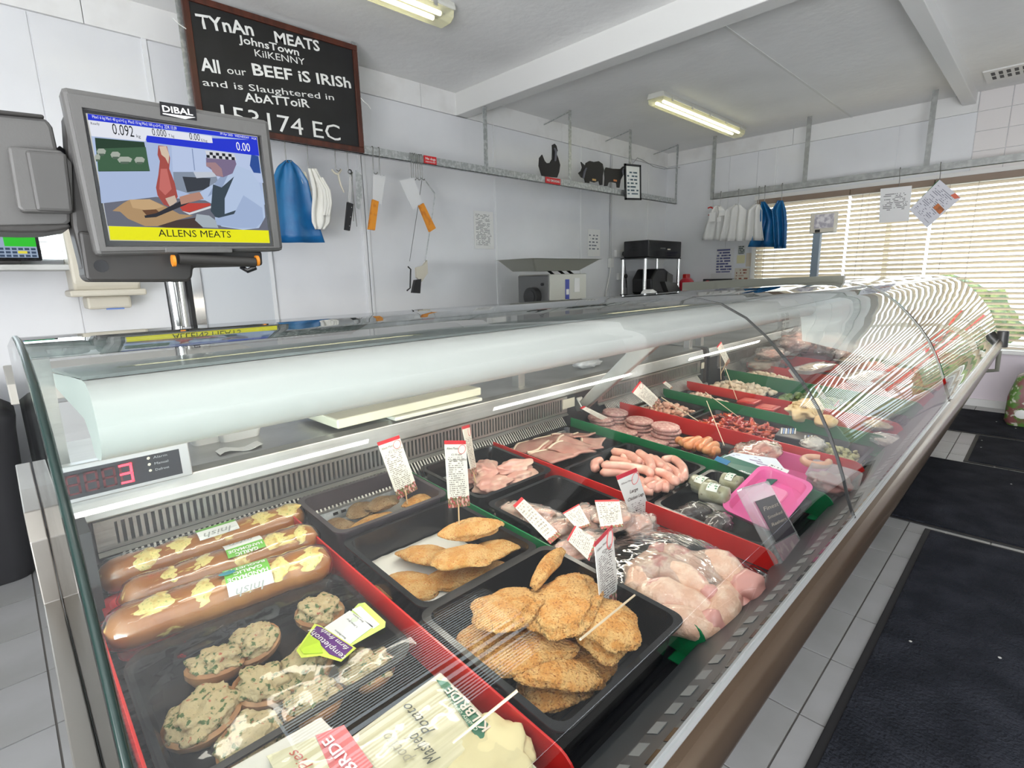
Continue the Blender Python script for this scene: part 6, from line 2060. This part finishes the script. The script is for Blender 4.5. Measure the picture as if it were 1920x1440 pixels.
slab(bpk, 'packet', [p2c(690, 620), p2c(990, 680), p2c(1040, 640), p2c(740, 560)], .795, .818, mat('packet_black', (.015, .016, .022), .3))
stm = mat('packet_blue', (.10, .25, .60), .4)
for i in range(7):
    x = 735 + i * 17
    pk4(bpk, 'stripe', [p2c(x, 612), p2c(x + 9, 614), p2c(x + 14, 574), p2c(x + 5, 572)], (.8195,) * 4, stm if i % 2 else lw, .0008)
for i in range(3):
    x = 910 + i * 24
    pk4(bpk, 'stripe', [p2c(x, 648), p2c(x + 12, 650), p2c(x + 17, 626), p2c(x + 5, 624)], (.8195,) * 4, stm if i % 2 else lw, .0008)
bagw = thing('white_bag', tuple(at_z(1525, 832, .82)), 'small bag of white cheese before the greenish nuts', 'bag')
MB().blob(.040, .030, .016, 4, .3, 2, 8).build('cheese', mat('cheese', (.72, .68, .58), .5), bagw, 'all')
MB().blob(.044, .034, .019, 4, .4, 3, 9, .08, 9).build('bag', bagf, bagw, 'all')
x, y = xy(1585, 845, .80)
heap('green_stuffing', 'heap of pale green crumbly stuffing behind the clear pack', 1.72, 1.90, .35, .50, .04, 150, .009, mat('stuffing', (.42, .38, .15), .6, var=((.55, .52, .28), 50, .45, .6)), 'stuffing', 3)
tray('meat_tray', 'black tray of green stuffing nearest the glass', 1.70, 1.96, .34, .56, .03, trayb, group='black meat trays')
# --- column 7
tray('meat_tray', 'black tray of pale diced meat between green and red dividers', 2.02, 2.19, .86, 1.11, .03, trayb, group='black meat trays')
heap('diced_turkey', 'heap of pale peach diced meat at the back between green and red', 2.03, 2.18, .88, 1.09, .035, 90, .013, mat('diced2', (.74, .48, .34), .4, var=((.80, .62, .5), 25, .45, .6)), 'diced meat', 4)
for i, (u, v) in enumerate(((1405, 750), (1440, 762))):
    p = at_z(u, v, .84)
    o = thing('red_packet', tuple(p), ('left' if i == 0 else 'right') + ' small flat red packet on the red divider side', 'packet', 'flat red packets')
    MB().box(-.04, -.035, -.012, .04, .035, .0).build('packet', mat('packet_red', (.55, .03, .02), .3), o, bevel=.004)
    MB().box(-.028, -.022, .0003, .028, .022, .001).build('window', mat('packet_pale', (.62, .12, .08), .35), o)
pasm = mat('pastry', (.72, .52, .26), .5, var=((.80, .66, .42), 18, .45, .6))
p0 = at_z(1510, 770, .85)
o = thing('pastry_parcel', tuple(p0), 'pale folded pastry parcel standing proud behind the green divider', 'pastry')
MB().blob(.085, .055, .035, 5, .35, 2, 9).build('dough', pasm, o, 'all')
for i in range(4):
    MB().sweep([(-.06 + i * .03, -.05, .006), (-.05 + i * .033, -.02, .034), (-.045 + i * .03, .03, .030)], [.008, .014, .008], 8, .6, .003, 30, i).build('fold', pasm, o, 'all')
o = thing('bread_roll', tuple(at_z(1548, 790, .84)), 'round golden bread roll right of the pastry parcel', 'bread')
MB().blob(.042, .036, .022, 4, .1, 1.5, 4).build('roll', mat('roll', (.72, .44, .17), .45, var=((.80, .58, .30), 15, .4, .6)), o, 'all')
for i, (u, v, lab) in enumerate(((1645, 795, 'pale wrapped pastry pack near the glass, upper'), (1660, 825, 'pale wrapped pastry pack near the glass, lower and whiter'))):
    p = at_z(u, v, .80)
    o = thing('pastry_pack', tuple(p), lab, 'packet', 'pale wrapped packs at the glass', (0, 0, R(-20)))
    MB().blob(.035, .045, .018, 4, .3, 2, 30 + i).build('pastry', pasm if i == 0 else mat('dough_white', (.72, .66, .56), .5), o, 'all')
    MB().blob(.040, .052, .022, 4, .4, 3, 40 + i, .1, 8).build('wrapper', bagf, o, 'all')
# --- column 8 and further
palem = mat('pale_meat', (.74, .56, .38), .45, var=((.80, .68, .52), 20, .4, .6))
for i, (x0, x1, y0, y1, m, lab, nm, cat, sd) in enumerate(((2.24, 2.58, .86, 1.1, palem, 'heap of pale chicken pieces at the back behind the pastry', 'chicken_pieces', 'chicken', 5), (2.25, 2.58, .50, .80, mat('herb_green', (.09, .16, .03), .5, var=((.16, .24, .06), 40, .45, .6)), 'heap of herb-green coated meat before the second red divider', 'herb_meat', 'marinated meat', 6),
                                                      (2.64, 2.86, .84, 1.1, palem, 'heap of pale creamy pieces beyond the green divider', 'creamy_pieces', 'chicken', 7), (2.65, 3.10, .40, .72, mat('red_strips', (.48, .05, .03), .3, coat=.4, var=((.62, .16, .10), 30, .45, .6)), 'heap of dark red stewing meat under the foam trays', 'stewing_meat', 'diced meat', 8),
                                                      (3.35, 3.70, .45, 1.05, mat('mince', (.58, .17, .12), .4, var=((.72, .34, .26), 60, .45, .6)), 'heap of red mince in the second counter', 'minced_meat', 'mince', 9), (3.80, 4.15, .45, 1.05, palem, 'heap of pale meat deep in the second counter', 'pale_meat', 'meat', 10),
                                                      (4.25, 4.7, .45, 1.0, mat('deep_red', (.45, .08, .05), .4), 'heap of red meat at the far end of the second counter', 'red_meat', 'meat', 11))):
    heap(nm, lab, x0, x1, y0, y1, .04, 130, .016, m, cat, sd, .6, 2 if i in (3,) else 1)
o = thing('clear_tub', tuple(at_z(1432, 668, .90)), 'clear tub of pale coleslaw-like food in front of the first red divider beyond', 'tub')
q = at_z(1432, 668, .90)
MB().loft([[(a, b, z) for a, b in rrect(.24 * k, .17 * k, .02)] for z, k in ((-.075, .88), (0, 1), (.002, 1.05), (.004, 1.05))]).build('tub', clearp, o, True)
MB().at(0, 0, -.02).blob(.11, .075, .035, 4, .2, 3, 3, .06, 8).build('food', mat('salad_food', (.74, .62, .50), .5, var=((.66, .40, .30), 30, .5, .62)), o, 'all')
o.location.z = DZ(min(1.05, q.y)) + .085
for i, (u, v, z, L, W, rz, lab) in enumerate(((1525, 688, .875, .30, .10, -8, 'long white foam tray of pale fish-like fillets'), (1625, 705, .86, .30, .13, 0, 'white oval foam tray nearest the glass past the black seal'), (1600, 672, .87, .28, .11, -6, 'white foam tray of creamy fillets behind the oval one'))):
    p = at_z(u, v, z)
    o = thing('foam_tray', tuple(p), lab, 'tray', 'white foam trays', (0, 0, R(rz)))
    MB().loft([[(a, b, zz) for a, b in rrect(L * k, W * k, .03)] for zz, k in ((-.02, .85), (0, 1), (.002, 1.04), (.004, 1.04), (.002, .97), (-.016, .82))]).build('tray', foam, o, True)
    MB().at(0, 0, .002).blob(L * .4, W * .36, .016, 4, .4, 2.5, i + 3, .05, 8).build('fillets', palem, o, 'all')
    MB().grid(lambda a, b, L=L, W=W: ((a - .5) * L, (b - .5) * W, .006 + .016 * math.sin(PI * a) * math.sin(PI * b)), 16, 10).build('film', film, o, 'all')
for i, (u, v, z, sx, sy, sz, lab) in enumerate(((1490, 635, .96, .13, .09, .07, 'large bag of raw meat under the far canopy, left'), (1560, 640, .95, .12, .09, .06, 'bag of raw meat under the far canopy, right'), (1440, 655, .94, .10, .07, .03, 'low bag of pale meat above the clear tub'), (1590, 652, .93, .09, .07, .04, 'small crumpled bag of meat beside the striped reflection'))):
    p = at_z(u, v, z)
    if p.y > 1.02:
        p *= 1
    o = thing('bagged_meat', (min(p.x, 4.4), min(p.y, 1.02), z - .02), lab, 'packed meat', 'crumpled bags of raw meat')
    MB().blob(sx * .85, sy * .85, sz * .8, 4, .4, 2, i + 60).build('meat', mat('bag_meat', (.70, .40, .33), .4, var=((.80, .62, .54), 14, .4, .6)), o, 'all')
    MB().blob(sx, sy, sz, 5, .5, 2.6, i + 70, .18, 5).build('bag', bagf, o, 'all')
pkb = thing('pink_lidded_tray', tuple(at_z(1570, 650, .93)), 'pale pink lidded tray under the far canopy', 'tray')
MB().loft([[(a, b, z) for a, b in rrect(.34 * k, .20 * k, .03)] for z, k in ((-.04, .9), (0, 1), (.004, 1.03), (.006, .98))]).build('tray', mat('pale_pink', (.74, .42, .50), .4), pkb, True)
pkb.location = (3.55, .92, DZ(.92) + .09)

# ------------------------------------------------------------------ price cards and skewers
stickm = mat('skewer_wood', (.62, .42, .22), .6)


def pcard(px, y, m, label, stick=None, ys=None, txt=(), dy=(0, 0, 0, 0), edge=False):
    """px: tl, tr, br, bl picture corners; the card stands at depth y, corners may lean by dy"""
    P = [at_y(u, v, y + d) for (u, v), d in zip(px, dy)]
    c = (P[2] + P[3]) / 2
    o = thing('price_card', tuple(c), label, 'price card', 'price cards on sticks')
    P = [p - c for p in P]
    MB().quad(P[3], P[2], P[1], P[0]).build('card', m, o, solid=.0012)
    n_ = (P[2] - P[3]).cross(P[0] - P[3]).normalized()
    if n_.y > 0:
        n_ = -n_
    if stick:
        e = at_y(*stick, ys if ys is not None else y) - c
        top = P[3].lerp(P[2], .5) * .85 + P[0] * .15 * .5
        top = P[3].lerp(P[2], .5).lerp(P[0].lerp(P[1], .5), .12) - n_ * .002
        MB().cyl(tuple(e), tuple(top), .0014, n=6).build('stick', stickm, o)
    for s, u0, v0, u1, h, mm, bo_ in txt:
        a = P[3].lerp(P[2], u0).lerp(P[0].lerp(P[1], u0), v0) + n_ * .0011
        b = P[3].lerp(P[2], u1).lerp(P[0].lerp(P[1], u1), v0) + n_ * .0011
        text(s, a, b - a, n_, (b - a).length, h, mm, o, bo_)
    # round stamp
    k = P[3].lerp(P[2], .78).lerp(P[0].lerp(P[1], .78), .87) + n_ * .001
    r = (P[1] - P[0]).length * .17
    if r > .004:
        ux = (P[1] - P[0]).normalized()
        uy = n_.cross(ux)
        MB().sweep([tuple(k + ux * r * math.cos(t * PI / 10) + uy * r * math.sin(t * PI / 10)) for t in range(21)], r * .07, 4).build('stamp', mat('stamp_red', (.6, .12, .12), .5), o)
    return o


dk_ = mat('card_ink', (.12, .09, .08), .6)
pcard([(707, 830), (748, 816), (783, 917), (746, 937)], 1.0, cardt, 'leaning price card over the pale breaded fillets, leftmost', (766, 962), .98, [('Allens Meats', .06, .86, .62, .0055, dk_, 0), ('€2.70 EACH', .3, .77, .95, .006, dk_, .005)])
pcard([(833, 826), (873, 826), (881, 948), (841, 953)], .80, cardt, 'upright price card on a stick over the orange breaded fillets', (862, 1012), .79, [('Allens Meats', .06, .87, .60, .005, dk_, 0), ('€2.70 each', .25, .78, .75, .004, dk_, 0), ('Chicken Maryland', .12, .70, .95, .005, dk_, .004)])
pcard([(866, 800), (880, 796), (895, 890), (885, 894)], .97, cardt, 'narrow price card seen almost edge-on behind the upright one', (892, 905), .96, (), (0, .035, .035, 0))
pcard([(1155, 893), (1193, 877), (1230, 995), (1198, 1010)], .60, print_mat('price_card_c', (.72, .71, .68), (.25, .23, .22), 34, 16, top=((.50, .02, .04), .945), bottom=(('e0d8c8', 'b02840', '406020', 'e0a0a0', 'd8b080'), .15, 8), v0=.30, v1=.54, margin=.2, dens=.5), 'grey-lit price card for large chicken legs above the wrapped legs', (1223, 1032), .54, [('Allens Meats', .06, .86, .66, .0045, dk_, 0), ('Large', .30, .70, .72, .008, dk_, .02), ('Chicken Legs', .08, .60, .92, .008, dk_, .02), ('€1.20', .35, .21, .78, .008, dk_, .02)])  # grey light on this card is put into its paper colour
pcard([(1114, 1018), (1147, 984), (1161, 1125), (1127, 1155)], .43, cardt2, 'curved price card standing in the front pile of breaded fillets', (1140, 1160), .43, [('Allens Meats', .06, .86, .62, .004, dk_, 0), ('Cajun', .3, .78, .8, .004, dk_, 0)], (0, .03, .03, 0))
pcard([(1184, 735), (1200, 714), (1240, 752), (1228, 768)], .98, cardt, 'tilted price card over the burgers by the canopy bracket', (1232, 772), .97)
pcard([(1087, 765), (1095, 761), (1150, 788), (1145, 796)], 1.08, cardt, 'price card lying low behind the green divider of the burgers', None, None)
pcard([(1344, 650), (1352, 640), (1369, 677), (1362, 687)], 1.00, cardt, 'small white price card high on a long stick near the counter joint', (1352, 700), .99)
pcard([(1475, 690), (1484, 684), (1528, 742), (1520, 752)], .80, cardt, 'slanted price card over the pastry parcel, left of the black seal', (1532, 760), .78)
pcard([(1527, 726), (1534, 722), (1566, 770), (1560, 776)], .62, cardt, 'slanted price card just right of the black seal', (1570, 785), .6)
pcard([(1563, 762), (1573, 750), (1580, 818), (1572, 820)], .56, cardt2, 'grey upright price card crossing the green divider', (1576, 830), .55)
pcard([(1563, 688), (1570, 682), (1612, 732), (1600, 736)], .70, cardt, 'slanted price card over the dark red stewing meat', None, None)
pcard([(1242, 718), (1247, 714), (1262, 726), (1258, 730)], 1.08, cardt, 'tiny far price card above the green divider behind the burgers', None, None)


def skewer(a, ya, b, yb, label, r=.0013):  # also draws two reflected streaks as solid sticks
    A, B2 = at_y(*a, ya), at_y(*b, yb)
    o = thing('skewer_or_streak', tuple(A), label, 'skewer', 'thin wooden skewers')
    MB().cyl((0, 0, 0), tuple(B2 - A), r, n=6).build('stick', mat('skewer_streak_pale', (.72, .58, .40), .5), o, True)


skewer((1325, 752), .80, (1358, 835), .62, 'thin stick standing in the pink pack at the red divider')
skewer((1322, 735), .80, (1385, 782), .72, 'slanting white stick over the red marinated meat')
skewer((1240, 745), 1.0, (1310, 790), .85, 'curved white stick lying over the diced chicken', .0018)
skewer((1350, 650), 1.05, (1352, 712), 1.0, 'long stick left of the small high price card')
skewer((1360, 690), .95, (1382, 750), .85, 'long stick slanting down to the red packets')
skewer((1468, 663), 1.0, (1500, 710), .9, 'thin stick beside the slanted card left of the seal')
skewer((1190, 1116), .395, (1088, 1199), .355, 'reflection streak shaped as a thin stick over the breaded fillet below the curved card', .0016)  # a streak reflected in the glass, modelled as a solid stick
skewer((970, 1295), .325, (850, 1392), .36, 'reflection streak shaped as a thin stick across the green-banded potato pack', .0016)  # second reflected streak, modelled the same way

finish_texts()
